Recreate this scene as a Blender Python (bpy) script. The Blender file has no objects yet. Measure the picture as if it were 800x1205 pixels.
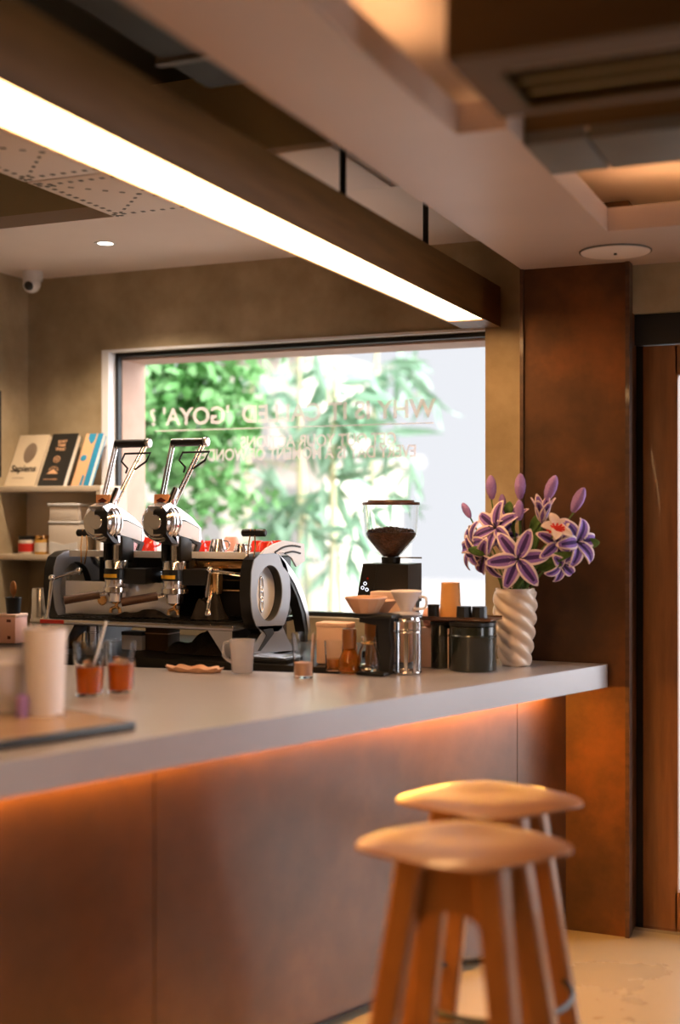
import bpy, bmesh, math, random
from mathutils import Vector, Matrix, Euler
random.seed(7)
PI = math.pi
sc = bpy.context.scene
COL = sc.collection

# ------------------------------------------------------------------ camera, world, exposure
CAMZ = 1.62
TH = math.radians(23.1)
FPX = 1500.0
cam_d = bpy.data.cameras.new('camera')
cam = bpy.data.objects.new('camera', cam_d); COL.objects.link(cam)
cam.location = (0, 0, CAMZ); cam.rotation_euler = (PI/2, 0, TH)
cam_d.sensor_fit = 'VERTICAL'; cam_d.sensor_height = 36.0
cam_d.lens = FPX/1205*36.0
cam_d.shift_y = 2.5/1205
cam_d.clip_end = 200
cam_d.dof.use_dof = True
cam_d.dof.focus_distance = 5.15
cam_d.dof.aperture_fstop = 0.8
sc.camera = cam

w = bpy.data.worlds.new('world'); sc.world = w; w.use_nodes = True
bg = w.node_tree.nodes['Background']
bg.inputs[1].default_value = 1.0
nt = w.node_tree   # hazy pale sky: even towards the garden, brighter on the street side where the sun stands
tcw = nt.nodes.new('ShaderNodeTexCoord'); dp_ = nt.nodes.new('ShaderNodeVectorMath'); dp_.operation = 'DOT_PRODUCT'
dp_.inputs[1].default_value = Vector((.88, .05, .47)).normalized()
nt.links.new(tcw.outputs['Generated'], dp_.inputs[0])
mrw = nt.nodes.new('ShaderNodeMapRange'); mrw.interpolation_type = 'SMOOTHSTEP'
mrw.inputs['From Min'].default_value = .12; mrw.inputs['From Max'].default_value = .95
nt.links.new(dp_.outputs['Value'], mrw.inputs['Value'])
mxw = nt.nodes.new('ShaderNodeMix'); mxw.data_type = 'RGBA'
mxw.inputs['A'].default_value = (.86, .88, .93, 1); mxw.inputs['B'].default_value = (8.0, 8.0, 8.4, 1)
nt.links.new(mrw.outputs[0], mxw.inputs['Factor']); nt.links.new(mxw.outputs['Result'], bg.inputs[0])
vs = sc.view_settings
vs.view_transform = 'Standard'; vs.look = 'None'; vs.gamma = 1.0; vs.exposure = 0.0
vs.use_curve_mapping = False
LED_BEAM = (25.0, 14.0, 6.0)      # the long strip under the timber beam
LED_BAR = (190.0, 88.0, 13.0)       # strip under the bar top
LED_COVE = (32.0, 18.5, 8.5)      # hidden ceiling cove strips
SPOT_W = 85

def ray(u, v):
    a = (u-400)/FPX
    return Vector((-math.sin(TH)+math.cos(TH)*a, math.cos(TH)+math.sin(TH)*a, (605-v)/FPX))
def onY(u, v, Y):
    d = ray(u, v); t = Y/d.y; return Vector((d.x*t, Y, CAMZ+d.z*t))
def onX(u, v, X):
    d = ray(u, v); t = X/d.x; return Vector((X, d.y*t, CAMZ+d.z*t))
def onZ(u, v, Z):
    d = ray(u, v); t = (Z-CAMZ)/d.z; return Vector((d.x*t, d.y*t, Z))

# ------------------------------------------------------------------ mesh builder
class G:
    def __init__(s): s.v = []; s.f = []; s.m = []; s.cur = 0
    def add(s, vs, fs, M=None):
        b = len(s.v)
        for p in vs:
            p = Vector(p)
            s.v.append(tuple(M @ p if M else p))
        for f in fs: s.f.append([b+i for i in f]); s.m.append(s.cur)
        return s
    def box(s, c, d, bev=0, rot=None, seg=2):
        bm = bmesh.new(); bmesh.ops.create_cube(bm, size=1)
        for v in bm.verts: v.co = Vector((v.co.x*d[0], v.co.y*d[1], v.co.z*d[2]))
        if bev: bmesh.ops.bevel(bm, geom=bm.edges[:], offset=bev, segments=seg, affect='EDGES', profile=0.5)
        M = Matrix.Translation(c)
        if rot: M = M @ Euler(rot).to_matrix().to_4x4()
        bm.verts.index_update()
        s.add([v.co.copy() for v in bm.verts], [[v.index for v in f.verts] for f in bm.faces], M)
        bm.free(); return s
    def b2(s, a, b, bev=0):
        a = Vector(a); b = Vector(b)
        return s.box((a+b)/2, [abs(x) for x in (b-a)], bev)
    def lathe(s, prof, c=(0, 0, 0), seg=32, M=None, close=False):
        n = len(prof); vs = []; fs = []
        for k in range(seg):
            a = 2*PI*k/seg
            for r, z in prof: vs.append((c[0]+r*math.cos(a), c[1]+r*math.sin(a), c[2]+z))
        for k in range(seg):
            k2 = (k+1) % seg
            for i in range(n-1): fs.append([k*n+i, k2*n+i, k2*n+i+1, k*n+i+1])
            if close: fs.append([k*n+n-1, k2*n+n-1, k2*n, k*n])
        if not close:
            if prof[0][0] > 1e-5: fs.append([k*n for k in range(seg)][::-1])
            if prof[-1][0] > 1e-5: fs.append([k*n+n-1 for k in range(seg)])
        return s.add(vs, fs, M)
    def cyl(s, p0, p1, r0, r1=None, seg=20, bev=0):
        r1 = r0 if r1 is None else r1
        p0 = Vector(p0); p1 = Vector(p1); L = (p1-p0).length
        M = Matrix.Translation(p0) @ (p1-p0).to_track_quat('Z', 'Y').to_matrix().to_4x4()
        if bev: prof = [(0, 0), (r0-bev, 0), (r0, bev), (r1, L-bev), (r1-bev, L), (0, L)]
        else: prof = [(r0, 0), (r1, L)]
        return s.lathe(prof, seg=seg, M=M)
    def tube(s, pts, r, seg=10, smooth=0):
        P = [Vector(p) for p in pts]
        if smooth:
            Q = []
            for i in range(len(P)-1):
                a = P[max(i-1, 0)]; b = P[i]; c = P[i+1]; d = P[min(i+2, len(P)-1)]
                for k in range(smooth):
                    t = k/smooth
                    Q.append(0.5*((2*b)+(c-a)*t+(2*a-5*b+4*c-d)*t*t+(3*b-a-3*c+d)*t**3))
            Q.append(P[-1]); P = Q
        n = len(P); R = r if isinstance(r, (list, tuple)) else None
        vs = []; fs = []
        up = Vector((0, 0, 1))
        T0 = (P[1]-P[0]).normalized()
        if abs(T0.dot(up)) > .9: up = Vector((1, 0, 0))
        N = (up-T0*up.dot(T0)).normalized()
        for i in range(n):
            T = (P[min(i+1, n-1)]-P[max(i-1, 0)]).normalized()
            N = (N-T*N.dot(T)).normalized(); B = T.cross(N)
            rr = (R[0]+(R[1]-R[0])*i/(n-1)) if R else r
            for k in range(seg):
                a = 2*PI*k/seg; vs.append(P[i]+N*math.cos(a)*rr+B*math.sin(a)*rr)
        for i in range(n-1):
            for k in range(seg):
                k2 = (k+1) % seg; fs.append([i*seg+k, i*seg+k2, (i+1)*seg+k2, (i+1)*seg+k])
        fs.append(list(range(seg))[::-1]); fs.append([(n-1)*seg+k for k in range(seg)])
        return s.add(vs, fs)
    def ring(s, c, R, r, ax='Z', seg=40, sub=10, M=None):
        vs = []; fs = []
        for i in range(seg):
            a = 2*PI*i/seg
            for k in range(sub):
                b = 2*PI*k/sub; q = R+r*math.cos(b); h = r*math.sin(b)
                p = (q*math.cos(a), q*math.sin(a), h)
                if ax == 'Y': p = (p[0], p[2], p[1])
                if ax == 'X': p = (p[2], p[0], p[1])
                vs.append((c[0]+p[0], c[1]+p[1], c[2]+p[2]))
        for i in range(seg):
            for k in range(sub):
                i2 = (i+1) % seg; k2 = (k+1) % sub
                fs.append([i*sub+k, i2*sub+k, i2*sub+k2, i*sub+k2])
        return s.add(vs, fs, M)
    def prism(s, poly, ax, a, b):
        """poly in the other two axes (X: y,z; Y: x,z; Z: x,y)"""
        def mk(p, h):
            return {'X': (h, p[0], p[1]), 'Y': (p[0], h, p[1]), 'Z': (p[0], p[1], h)}[ax]
        n = len(poly)
        vs = [mk(p, a) for p in poly]+[mk(p, b) for p in poly]
        fs = [list(range(n))[::-1], [n+i for i in range(n)]]+[[i, (i+1) % n, n+(i+1) % n, n+i] for i in range(n)]
        return s.add(vs, fs)
    def ball(s, c, r, seg=16, M=None):
        rx, ry, rz = r if isinstance(r, (list, tuple)) else (r, r, r)
        prof = [(math.sin(PI*i/10), -math.cos(PI*i/10)) for i in range(11)]
        prof[0] = (0, -1); prof[-1] = (0, 1)
        MM = Matrix.Translation(c) @ (M or Matrix()) @ Matrix.Diagonal((rx, ry, rz, 1))
        return s.lathe(prof, seg=seg, M=MM)
    def build(s, name, mat, parent=None, loc=None, rotz=0, sharp=35, label=None, cat=None, group=None, kind=None, mods=None):
        me = bpy.data.meshes.new(name); me.from_pydata(s.v, [], s.f)
        mats = mat if isinstance(mat, list) else [mat]
        for m in mats: me.materials.append(m)
        if len(mats) > 1: me.polygons.foreach_set('material_index', s.m)
        bm = bmesh.new(); bm.from_mesh(me); bmesh.ops.remove_doubles(bm, verts=bm.verts, dist=1e-6)
        bmesh.ops.recalc_face_normals(bm, faces=bm.faces); bm.to_mesh(me); bm.free()
        me.polygons.foreach_set('use_smooth', [True]*len(me.polygons))
        me.set_sharp_from_angle(angle=math.radians(sharp)); me.update()
        o = bpy.data.objects.new(name, me); COL.objects.link(o)
        if parent: o.parent = parent
        if loc is not None: o.location = loc
        o.rotation_euler.z = rotz
        if label: o['label'] = label
        if cat: o['category'] = cat
        if group: o['group'] = group
        if kind: o['kind'] = kind
        if mods: mods(o)
        return o

def thing(name, label, cat, loc=(0, 0, 0), rotz=0, group=None, rot=None):
    o = bpy.data.objects.new(name, None); COL.objects.link(o)
    o.empty_display_size = .05
    o.location = loc; o.rotation_euler = rot or (0, 0, rotz); o['label'] = label; o['category'] = cat
    if group: o['group'] = group
    return o
def holder(name, loc=(0, 0, 0)):
    o = bpy.data.objects.new(name, None); COL.objects.link(o); o.location = loc; o['kind'] = 'structure'; return o
def dup(root, loc, rotz=None, label=None, group=None, rot=None):
    r = root.copy(); COL.objects.link(r); r.location = loc
    if rotz is not None: r.rotation_euler = (0, 0, rotz)
    if rot is not None: r.rotation_euler = rot
    if label: r['label'] = label
    if group: r['group'] = group
    for ch in list(root.children):
        c = ch.copy(); COL.objects.link(c); c.parent = r
        for g in list(ch.children):
            d = g.copy(); COL.objects.link(d); d.parent = c
    return r
def text_mesh(name, body, size, mat, parent=None, loc=(0, 0, 0), rot=(0, 0, 0), depth=.0006, align='CENTER', space=1.0, M=None):
    cu = bpy.data.curves.new(name, 'FONT'); cu.body = body; cu.size = size; cu.extrude = depth; cu.offset = size*.022 if name in ('lettering', 'title') else 0
    cu.align_x = align; cu.align_y = 'CENTER'; cu.space_character = space
    t = bpy.data.objects.new(name+'_curve', cu); COL.objects.link(t)
    bpy.context.view_layer.update()
    me = bpy.data.meshes.new_from_object(t.evaluated_get(bpy.context.evaluated_depsgraph_get()))
    bpy.data.objects.remove(t); bpy.data.curves.remove(cu)
    me.materials.clear(); me.materials.append(mat)
    o = bpy.data.objects.new(name, me); COL.objects.link(o)
    if parent: o.parent = parent
    o.location = loc; o.rotation_euler = rot
    return o

# ------------------------------------------------------------------ materials
def mat(name, c, rough=.5, metal=0, c2=None, scale=6, stretch=(1, 1, 1), bump=0, bscale=40, spec=.5, trans=0, emit=None, estr=1, ior=1.45, detail=6, r2=None, coat=0, c3=None, ramp=(.35, .65), alpha=1, sss=0):
    m = bpy.data.materials.new(name); m.use_nodes = True
    nt = m.node_tree; b = nt.nodes['Principled BSDF']
    b.inputs['Base Color'].default_value = (*c, 1); b.inputs['Roughness'].default_value = rough
    b.inputs['Metallic'].default_value = metal; b.inputs['Specular IOR Level'].default_value = spec
    b.inputs['Transmission Weight'].default_value = trans; b.inputs['IOR'].default_value = ior
    b.inputs['Coat Weight'].default_value = coat; b.inputs['Coat Roughness'].default_value = {'bar_cladding': .2, 'bar_top_concrete': .28}.get(name, .05); b.inputs['Alpha'].default_value = alpha
    if sss: b.inputs['Subsurface Weight'].default_value = sss; b.inputs['Subsurface Radius'].default_value = (.02, .01, .01)
    if emit: b.inputs['Emission Color'].default_value = (*emit, 1); b.inputs['Emission Strength'].default_value = estr
    tc = nt.nodes.new('ShaderNodeTexCoord'); mp = nt.nodes.new('ShaderNodeMapping')
    mp.inputs['Scale'].default_value = stretch; nt.links.new(tc.outputs['Object'], mp.inputs[0])
    if c2:
        n = nt.nodes.new('ShaderNodeTexNoise'); n.inputs['Scale'].default_value = scale; n.inputs['Detail'].default_value = detail
        n.inputs['Roughness'].default_value = .6
        nt.links.new(mp.outputs[0], n.inputs['Vector'])
        r = nt.nodes.new('ShaderNodeValToRGB'); r.color_ramp.elements[0].position = ramp[0]; r.color_ramp.elements[1].position = ramp[1]
        r.color_ramp.elements[0].color = (*c, 1); r.color_ramp.elements[1].color = (*c2, 1)
        if c3:
            e = r.color_ramp.elements.new((ramp[0]+ramp[1])/2); e.color = (*c3, 1)
        nt.links.new(n.outputs['Fac'], r.inputs[0]); nt.links.new(r.outputs[0], b.inputs['Base Color'])
        if r2 is not None:
            mr = nt.nodes.new('ShaderNodeMapRange'); mr.inputs['To Min'].default_value = rough; mr.inputs['To Max'].default_value = r2
            nt.links.new(n.outputs['Fac'], mr.inputs['Value']); nt.links.new(mr.outputs[0], b.inputs['Roughness'])
    if bump:
        n2 = nt.nodes.new('ShaderNodeTexNoise'); n2.inputs['Scale'].default_value = bscale; n2.inputs['Detail'].default_value = 5
        nt.links.new(mp.outputs[0], n2.inputs['Vector'])
        bp = nt.nodes.new('ShaderNodeBump'); bp.inputs['Strength'].default_value = bump; bp.inputs['Distance'].default_value = .01
        nt.links.new(n2.outputs['Fac'], bp.inputs['Height']); nt.links.new(bp.outputs[0], b.inputs['Normal'])
    return m
def emis(name, c):
    m = bpy.data.materials.new(name); m.use_nodes = True; nt = m.node_tree
    nt.nodes.remove(nt.nodes['Principled BSDF'])
    e = nt.nodes.new('ShaderNodeEmission'); e.inputs[0].default_value = (*[x/max(c) for x in c], 1); e.inputs[1].default_value = max(c)
    nt.links.new(e.outputs[0], nt.nodes['Material Output'].inputs[0]); return m
def pane_glass(name, tint=(1, 1, 1), k=.04):
    m = bpy.data.materials.new(name); m.use_nodes = True; nt = m.node_tree
    nt.nodes.remove(nt.nodes['Principled BSDF'])
    t = nt.nodes.new('ShaderNodeBsdfTransparent'); t.inputs[0].default_value = (*tint, 1)
    g = nt.nodes.new('ShaderNodeBsdfGlossy'); g.inputs['Roughness'].default_value = .03
    fr = nt.nodes.new('ShaderNodeLayerWeight'); fr.inputs['Blend'].default_value = k
    mx = nt.nodes.new('ShaderNodeMixShader')
    nt.links.new(fr.outputs['Fresnel'], mx.inputs[0]); nt.links.new(t.outputs[0], mx.inputs[1]); nt.links.new(g.outputs[0], mx.inputs[2])
    nt.links.new(mx.outputs[0], nt.nodes['Material Output'].inputs[0]); return m

M = {}
M['concrete'] = mat('concrete', (.27, .20, .11), .75, c2=(.50, .40, .26), scale=2.6, bump=.3, bscale=14, c3=(.38, .295, .18), ramp=(.3, .7))
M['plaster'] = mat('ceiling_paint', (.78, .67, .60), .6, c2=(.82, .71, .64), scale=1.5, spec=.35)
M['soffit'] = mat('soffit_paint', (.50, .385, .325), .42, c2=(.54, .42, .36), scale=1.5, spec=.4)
M['greypanel'] = mat('grey_board', (.12, .112, .095), .6, c2=(.15, .14, .12), scale=3)
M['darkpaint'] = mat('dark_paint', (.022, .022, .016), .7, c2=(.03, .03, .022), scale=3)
M['riser'] = mat('riser_concrete', (.52, .42, .25), .7, c2=(.58, .47, .29), scale=2)
M['rust'] = mat('rusted_steel', (.040, .018, .007), .42, .35, c2=(.27, .085, .020), c3=(.11, .042, .013), scale=1.7, bump=.12, bscale=10, r2=.6, ramp=(.34, .72), detail=9)
M['copper'] = mat('bar_cladding', (.050, .020, .008), .24, .45, c2=(.20, .078, .027), c3=(.10, .039, .014), scale=1.3, r2=.36, coat=1.0, ramp=(.3, .72), bump=.05, bscale=6)
M['slab'] = mat('bar_top_concrete', (.32, .295, .315), .30, c2=(.37, .345, .365), scale=1.2, r2=.36, spec=1.0, coat=.6, bump=.04, bscale=20)
M['floor'] = mat('polished_floor', (.30, .23, .145), .22, c2=(.34, .265, .17), scale=1.6, r2=.35, detail=8)
M['beam'] = mat('beam_oak', (.135, .060, .014), .5, c2=(.20, .092, .024), scale=5, stretch=(6, .5, 6), bump=.08, bscale=12)
M['wood'] = mat('stool_ash', (.22, .075, .013), .42, c2=(.30, .11, .024), scale=4, stretch=(1, 7, 1), bump=.04, bscale=14, coat=.2)
M['wood_dark'] = mat('walnut', (.055, .022, .011), .4, c2=(.10, .042, .02), scale=7, stretch=(1, 1, 5), coat=.2)
M['doorwood'] = mat('door_oak', (.17, .062, .018), .45, c2=(.24, .092, .028), scale=5, stretch=(6, 6, .6), coat=.1)
M['canopywood'] = mat('canopy_board', (.085, .044, .008), .7, c2=(.12, .062, .013), scale=2, stretch=(.6, 4, 4))
M['chrome'] = mat('chrome', (.86, .85, .87), .16, 1.0)
M['steel'] = mat('brushed_steel', (.66, .65, .66), .24, 1.0, c2=(.72, .71, .72), scale=30, stretch=(1, 1, .1))
M['mirror'] = mat('mirror_steel', (.90, .89, .92), .35, .35)
M['greypaint'] = mat('grey_panel_paint', (.28, .29, .33), .30, .25, coat=.4)
M['white'] = mat('white_gloss', (.80, .79, .80), .3, coat=.3)
M['offwhite'] = mat('offwhite', (.72, .63, .54), .55, c2=(.76, .67, .58), scale=4)
M['shelf'] = mat('shelf_white', (.62, .52, .40), .5, c2=(.66, .56, .44), scale=3)
M['black'] = mat('black_plastic', (.012, .012, .012), .35)
M['blackmet'] = mat('black_metal', (.016, .015, .013), .4, .3)
M['yellow'] = mat('yellow_band', (.85, .48, .03), .4)
M['boardtop'] = mat('board_laminate', (.34, .22, .14), .22, c2=(.40, .27, .18), scale=3)
M['red'] = mat('red_glaze', (.72, .028, .012), .18, coat=.6)
M['badge'] = mat('badge_orange', (.90, .42, .20), .4)
M['badge2'] = mat('badge_brown', (.13, .02, .015), .4)
M['brass'] = mat('brass', (.78, .47, .20), .22, 1.0)
M['peach'] = mat('peach_paper', (.86, .58, .45), .7)
M['pink'] = mat('pink_ceramic', (.78, .42, .33), .5)
M['tan'] = mat('tan_ceramic', (.60, .32, .18), .45, c2=(.66, .37, .22), scale=8)
M['orangecup'] = mat('kraft_cup', (.72, .34, .10), .55)
M['amber'] = mat('amber_glass', (.85, .36, .05), .05, trans=.85)
M['glass'] = mat('clear_glass', (.95, .96, .96), .03, trans=1.0, ior=1.25)
M['frost'] = mat('frosted_plastic', (.90, .87, .90), .25, trans=.75, ior=1.2)
M['milk'] = mat('milky_cup', (.80, .73, .73), .45, trans=.1)
M['tea'] = mat('iced_tea', (.78, .17, .012), .06, trans=.55, ior=1.2)
M['ice'] = mat('ice', (.95, .8, .6), .08, trans=.9, ior=1.2)
M['vase'] = mat('vase_ceramic', (.76, .60, .47), .28, c2=(.80, .64, .51), scale=5, coat=.3)
M['beans'] = mat('roast_beans', (.060, .022, .010), .35, c2=(.15, .06, .028), scale=90, bump=.9, bscale=120)
M['petal'] = mat('petal_purple', (.25, .12, .46), .8, c2=(.31, .17, .52), scale=160, bump=.6, bscale=240)
M['petalrim'] = mat('petal_rim', (.88, .70, .72), .85, bump=.6, bscale=240)
M['petalmid'] = mat('petal_stripe', (.055, .022, .13), .85, bump=.6, bscale=240)
M['bud'] = mat('bud_purple', (.36, .20, .50), .8, c2=(.42, .25, .56), scale=160, bump=.6, bscale=240)
M['leaf'] = mat('yarn_green', (.055, .12, .022), .8, c2=(.10, .19, .04), scale=60, bump=.5, bscale=200)
M['stem'] = mat('stem_green', (.10, .17, .03), .7)
M['creampetal'] = mat('petal_cream', (.80, .62, .52), .85, bump=.6, bscale=240)
M['redyarn'] = mat('red_yarn', (.66, .03, .02), .8)
M['inkdark'] = mat('ink_dark', (.03, .02, .015), .6)
M['inkgrey'] = mat('ink_taupe', (.42, .31, .22), .7)
M['bookcream'] = mat('cover_cream', (.74, .60, .42), .6)
M['bookblack'] = mat('cover_black', (.022, .020, .016), .45)
M['bookorange'] = mat('cover_print_orange', (.80, .45, .24), .6)
M['bookblue'] = mat('cover_blue', (.03, .27, .48), .5)
M['pages'] = mat('pages', (.76, .64, .48), .85, c2=(.66, .54, .40), scale=140, stretch=(1, 1, .02))
M['honey'] = mat('honey', (.62, .33, .06), .3)
M['label_red'] = mat('label_red', (.62, .03, .02), .5)
M['cloth'] = mat('dark_cloth', (.018, .013, .009), .9, c2=(.03, .022, .015), scale=30, bump=.6, bscale=60)
M['darkgreen'] = mat('dark_canister', (.014, .018, .012), .22, coat=.5)
M['grout'] = mat('outer_reveal', (.42, .27, .20), .7, c2=(.48, .32, .24), scale=5)
M['leafout'] = mat('garden_leaf', (.10, .33, .07), .5, c2=(.28, .54, .22), scale=3)
M['leafpale'] = mat('bamboo_leaf', (.22, .42, .26), .6, c2=(.44, .62, .46), scale=3)
M['culm'] = mat('bamboo_culm', (.60, .66, .46), .5, c2=(.74, .58, .30), scale=2, stretch=(1, 1, .6))
M['bark'] = mat('bark', (.34, .26, .18), .9, c2=(.42, .34, .25), scale=9)
M['ground'] = mat('paving', (.30, .29, .28), .9, c2=(.34, .33, .31), scale=3)
M['housewall'] = mat('house_render', (.76, .66, .56), .8, c2=(.80, .70, .60), scale=1)
M['housedark'] = mat('house_opening', (.38, .36, .33), .7)
M['vinyl'] = mat('vinyl_letter', (.95, .90, .93), .6, alpha=.40)
M['led_beam'] = emis('led_diffuser', LED_BEAM)
M['led_bar'] = emis('led_amber', LED_BAR)
M['led_cove'] = emis('led_cove_warm', LED_COVE)
M['lens'] = emis('downlight_lens', (9, 8, 6.5))
M['screen'] = emis('lit_digits', (1.4, 1.5, 1.7))
M['pane'] = pane_glass('window_pane')

# ------------------------------------------------------------------ the room
XL, YB, XR, YF = -3.97, 5.30, 4.0, -3.0
Z1, Z2, Z3 = CAMZ+.966, CAMZ+1.18, 3.30     # soffit, white ceiling, void lid
YD = 5.0                                     # wall with the door
CX0, CX1, CY = -1.32, -.897, 4.92            # clad column
g = G(); g.b2((XL-.3, YF-.2, -.1), (XR+.2, YB+.3, 0)); g.build('floor', M['floor'], kind='structure')
WX0, WX1, WZ0, WZ1 = -3.49, -1.58, 1.15, CAMZ+.793
g = G()
g.b2((XL-.3, YB, 0), (WX0, YB+.31, Z3)); g.b2((WX1, YB, 0), (CX0+.2, YB+.31, Z3))
g.b2((WX0, YB, 0), (WX1, YB+.31, WZ0)); g.b2((WX0, YB, WZ1), (WX1, YB+.31, Z3))
g.build('wall_back', M['concrete'], kind='structure')
g = G(); g.b2((XL-.3, YF, 0), (XL, YB, Z3)); g.build('wall_left', M['concrete'], kind='structure')
g = G(); g.b2((CX0, CY, 0), (CX1, YB+.3, Z1+.3)); g.build('wall_column', M['rust'], kind='structure')
g = G(); g.b2((CX0-.002, CY-.012, 0), (CX0+.012, CY+.01, Z1)); g.b2((CX1-.012, CY-.012, 0), (CX1+.004, CY+.05, Z1))
g.build('trim_1', M['wood_dark'], kind='structure')
# wall over and beyond the door (lintel, far pier)
g = G(); g.b2((CX1, YD, CAMZ+.78), (XR, YD+.3, Z3)); g.b2((3.1, YD, 0), (XR, YD+.3, CAMZ+.78))
g.build('wall_front', M['concrete'], kind='structure')
g = G()
g.b2((XR, YF, 0), (XR+.2, 1.4, Z3)); g.b2((XR, 2.5, 0), (XR+.2, YD+.3, Z3)); g.b2((XR, 1.4, 2.4), (XR+.2, 2.5, Z3)); g.b2((XR, 1.4, 0), (XR+.2, 2.5, .3))
g.build('wall_right', M['concrete'], kind='structure')
g = G()
g.b2((XL-.3, YF-.2, 0), (XR+.2, YF, Z3))
g.build('wall_rear', M['concrete'], kind='structure')

# ceilings
g = G(); g.b2((XL, 4.30, Z2), (-1.315, YB, Z2+.05)); g.build('ceiling_white', M['plaster'], kind='structure')
g = G(); g.b2((XL, 4.30, Z2+.05), (-1.33, 4.36, Z3)); g.build('ceiling_riser', M['riser'], kind='structure')
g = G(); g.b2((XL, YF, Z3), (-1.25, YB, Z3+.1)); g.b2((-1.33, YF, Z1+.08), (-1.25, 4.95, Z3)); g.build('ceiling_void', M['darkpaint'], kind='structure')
SX = -.868
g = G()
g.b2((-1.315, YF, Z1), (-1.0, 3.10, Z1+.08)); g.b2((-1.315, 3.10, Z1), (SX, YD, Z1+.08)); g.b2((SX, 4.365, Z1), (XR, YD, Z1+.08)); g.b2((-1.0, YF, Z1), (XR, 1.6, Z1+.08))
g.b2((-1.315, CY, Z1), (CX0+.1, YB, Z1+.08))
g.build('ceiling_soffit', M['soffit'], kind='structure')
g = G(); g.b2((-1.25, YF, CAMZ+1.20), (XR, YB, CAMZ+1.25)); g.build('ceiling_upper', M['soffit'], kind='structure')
# lower flat board between the two coves, made of boards with open joints
gp = thing('ceiling_board', 'grey boarded strip hung level with the soffit between the two glowing ceiling recesses', 'ceiling panel', (SX+.004, 3.25, Z1))
for x0, x1 in ((0, .16), (.168, .50), (.508, 1.2), (1.208, 2.4), (2.408, 4.6)):
    g = G(); g.b2((x0, 0, -.004), (x1, .31, .03), .002); g.build('board', M['greypanel'], gp)
g = G(); g.b2((0, 0, .03), (4.6, .02, .13)); g.build('fascia', M['canopywood'], gp)
# hanging canopy with an air grille in its underside
cv = thing('air_conditioner_canopy', 'dark brown boxed canopy with a slatted air grille, hanging in the near ceiling recess', 'air conditioner', (-.80, 2.41, CAMZ+.90))
g = G(); g.b2((0, 0, 0), (4.4, .012, .30)); g.b2((0, .012, .0), (.012, .40, .30)); g.b2((0, .388, 0), (4.4, .40, .30)); g.build('housing', M['canopywood'], cv)
g = G(); g.b2((.012, .012, 0), (4.4, .11, .012)); g.b2((.012, .36, 0), (4.4, .388, .012)); g.b2((.012, .11, 0), (.075, .36, .012)); g.build('frame', M['canopywood'], cv)
for i in range(3):
    g = G(); g.box((2.2, .15+i*.075, .016), (4.2, .062, .006), 0, (math.radians(20), 0, 0)); g.build('grille_slat', M['riser'], cv)
# cove light strips lying on the ledge
def strip(label, a, b):
    g = G(); g.b2((0, 0, 0), (b[0]-a[0], b[1]-a[1], .012), .002)
    o = g.build('led_strip', M['led_cove'], loc=(a[0], a[1], Z1+.08), label=label, cat='light strip', group='hidden light strips on the ceiling ledges')
    return o
strip('warm light strip along the left ledge of the far ceiling recess', (-.98, 3.58), (-.965, 4.36))
strip('warm light strip along the far ledge of the ceiling recess by the door', (-.86, 4.50), (3.6, 4.515))
strip('warm light strip along the left ledge of the near ceiling recess', (-1.12, 1.7), (-1.10, 3.05))
# pressed seam line on upper ceiling
g = G(); g.lathe([(0, 0), (.125, 0), (.125, -.006), (0, -.008)])
t = thing('ceiling_speaker', 'round white flush speaker in the soffit by the rusty column', 'speaker', (-.906, 4.70, Z1-.001))
g.build('cover', M['plaster'], t); G().cyl((0, 0, -.014), (0, 0, -.006), .006).build('button', M['black'], t); G().ring((0, 0, -.002), .129, .003).build('shadow_gap', M['greypanel'], t)

# downlight
dl = onZ(124, 286, Z2)
t = thing('downlight', 'small round recessed downlight glowing in the white ceiling', 'ceiling light', (dl.x, dl.y, Z2))
G().lathe([(.034, -.003), (.046, -.004), (.048, 0), (.034, 0)], close=True).build('trim_ring', M['white'], t)
G().lathe([(0, -.002), (.033, -.002), (.033, 0), (0, 0)]).build('lens', M['lens'], t)
ld = bpy.data.lights.new('downlight_lamp', 'SPOT'); ld.energy = SPOT_W; ld.color = (1, .78, .56); ld.spot_size = math.radians(130); ld.spot_blend = .6; ld.shadow_soft_size = .03
lo = bpy.data.objects.new('lamp', ld); COL.objects.link(lo); lo.parent = t; lo.location = (0, 0, -.02)

# unseen downlights added in the soffit as warm fill over the customers' side
for i, (x, y) in enumerate(((-.1, .4), (1.6, .8), (-.2, -1.6), (2.0, 3.9), (1.8, -1.2))):
    t2 = dup(t, (x, y, Z1), label='added fill downlight in the soffit over the seating side, %s' % ('near the bar', 'toward the windows', 'behind the camera', 'by the shopfront', 'at the rear')[i], group='added soffit fill downlights')
    for c_ in t2.children:
        if c_.type == 'LIGHT': c_.data = c_.data.copy(); c_.data.energy = 18
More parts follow.
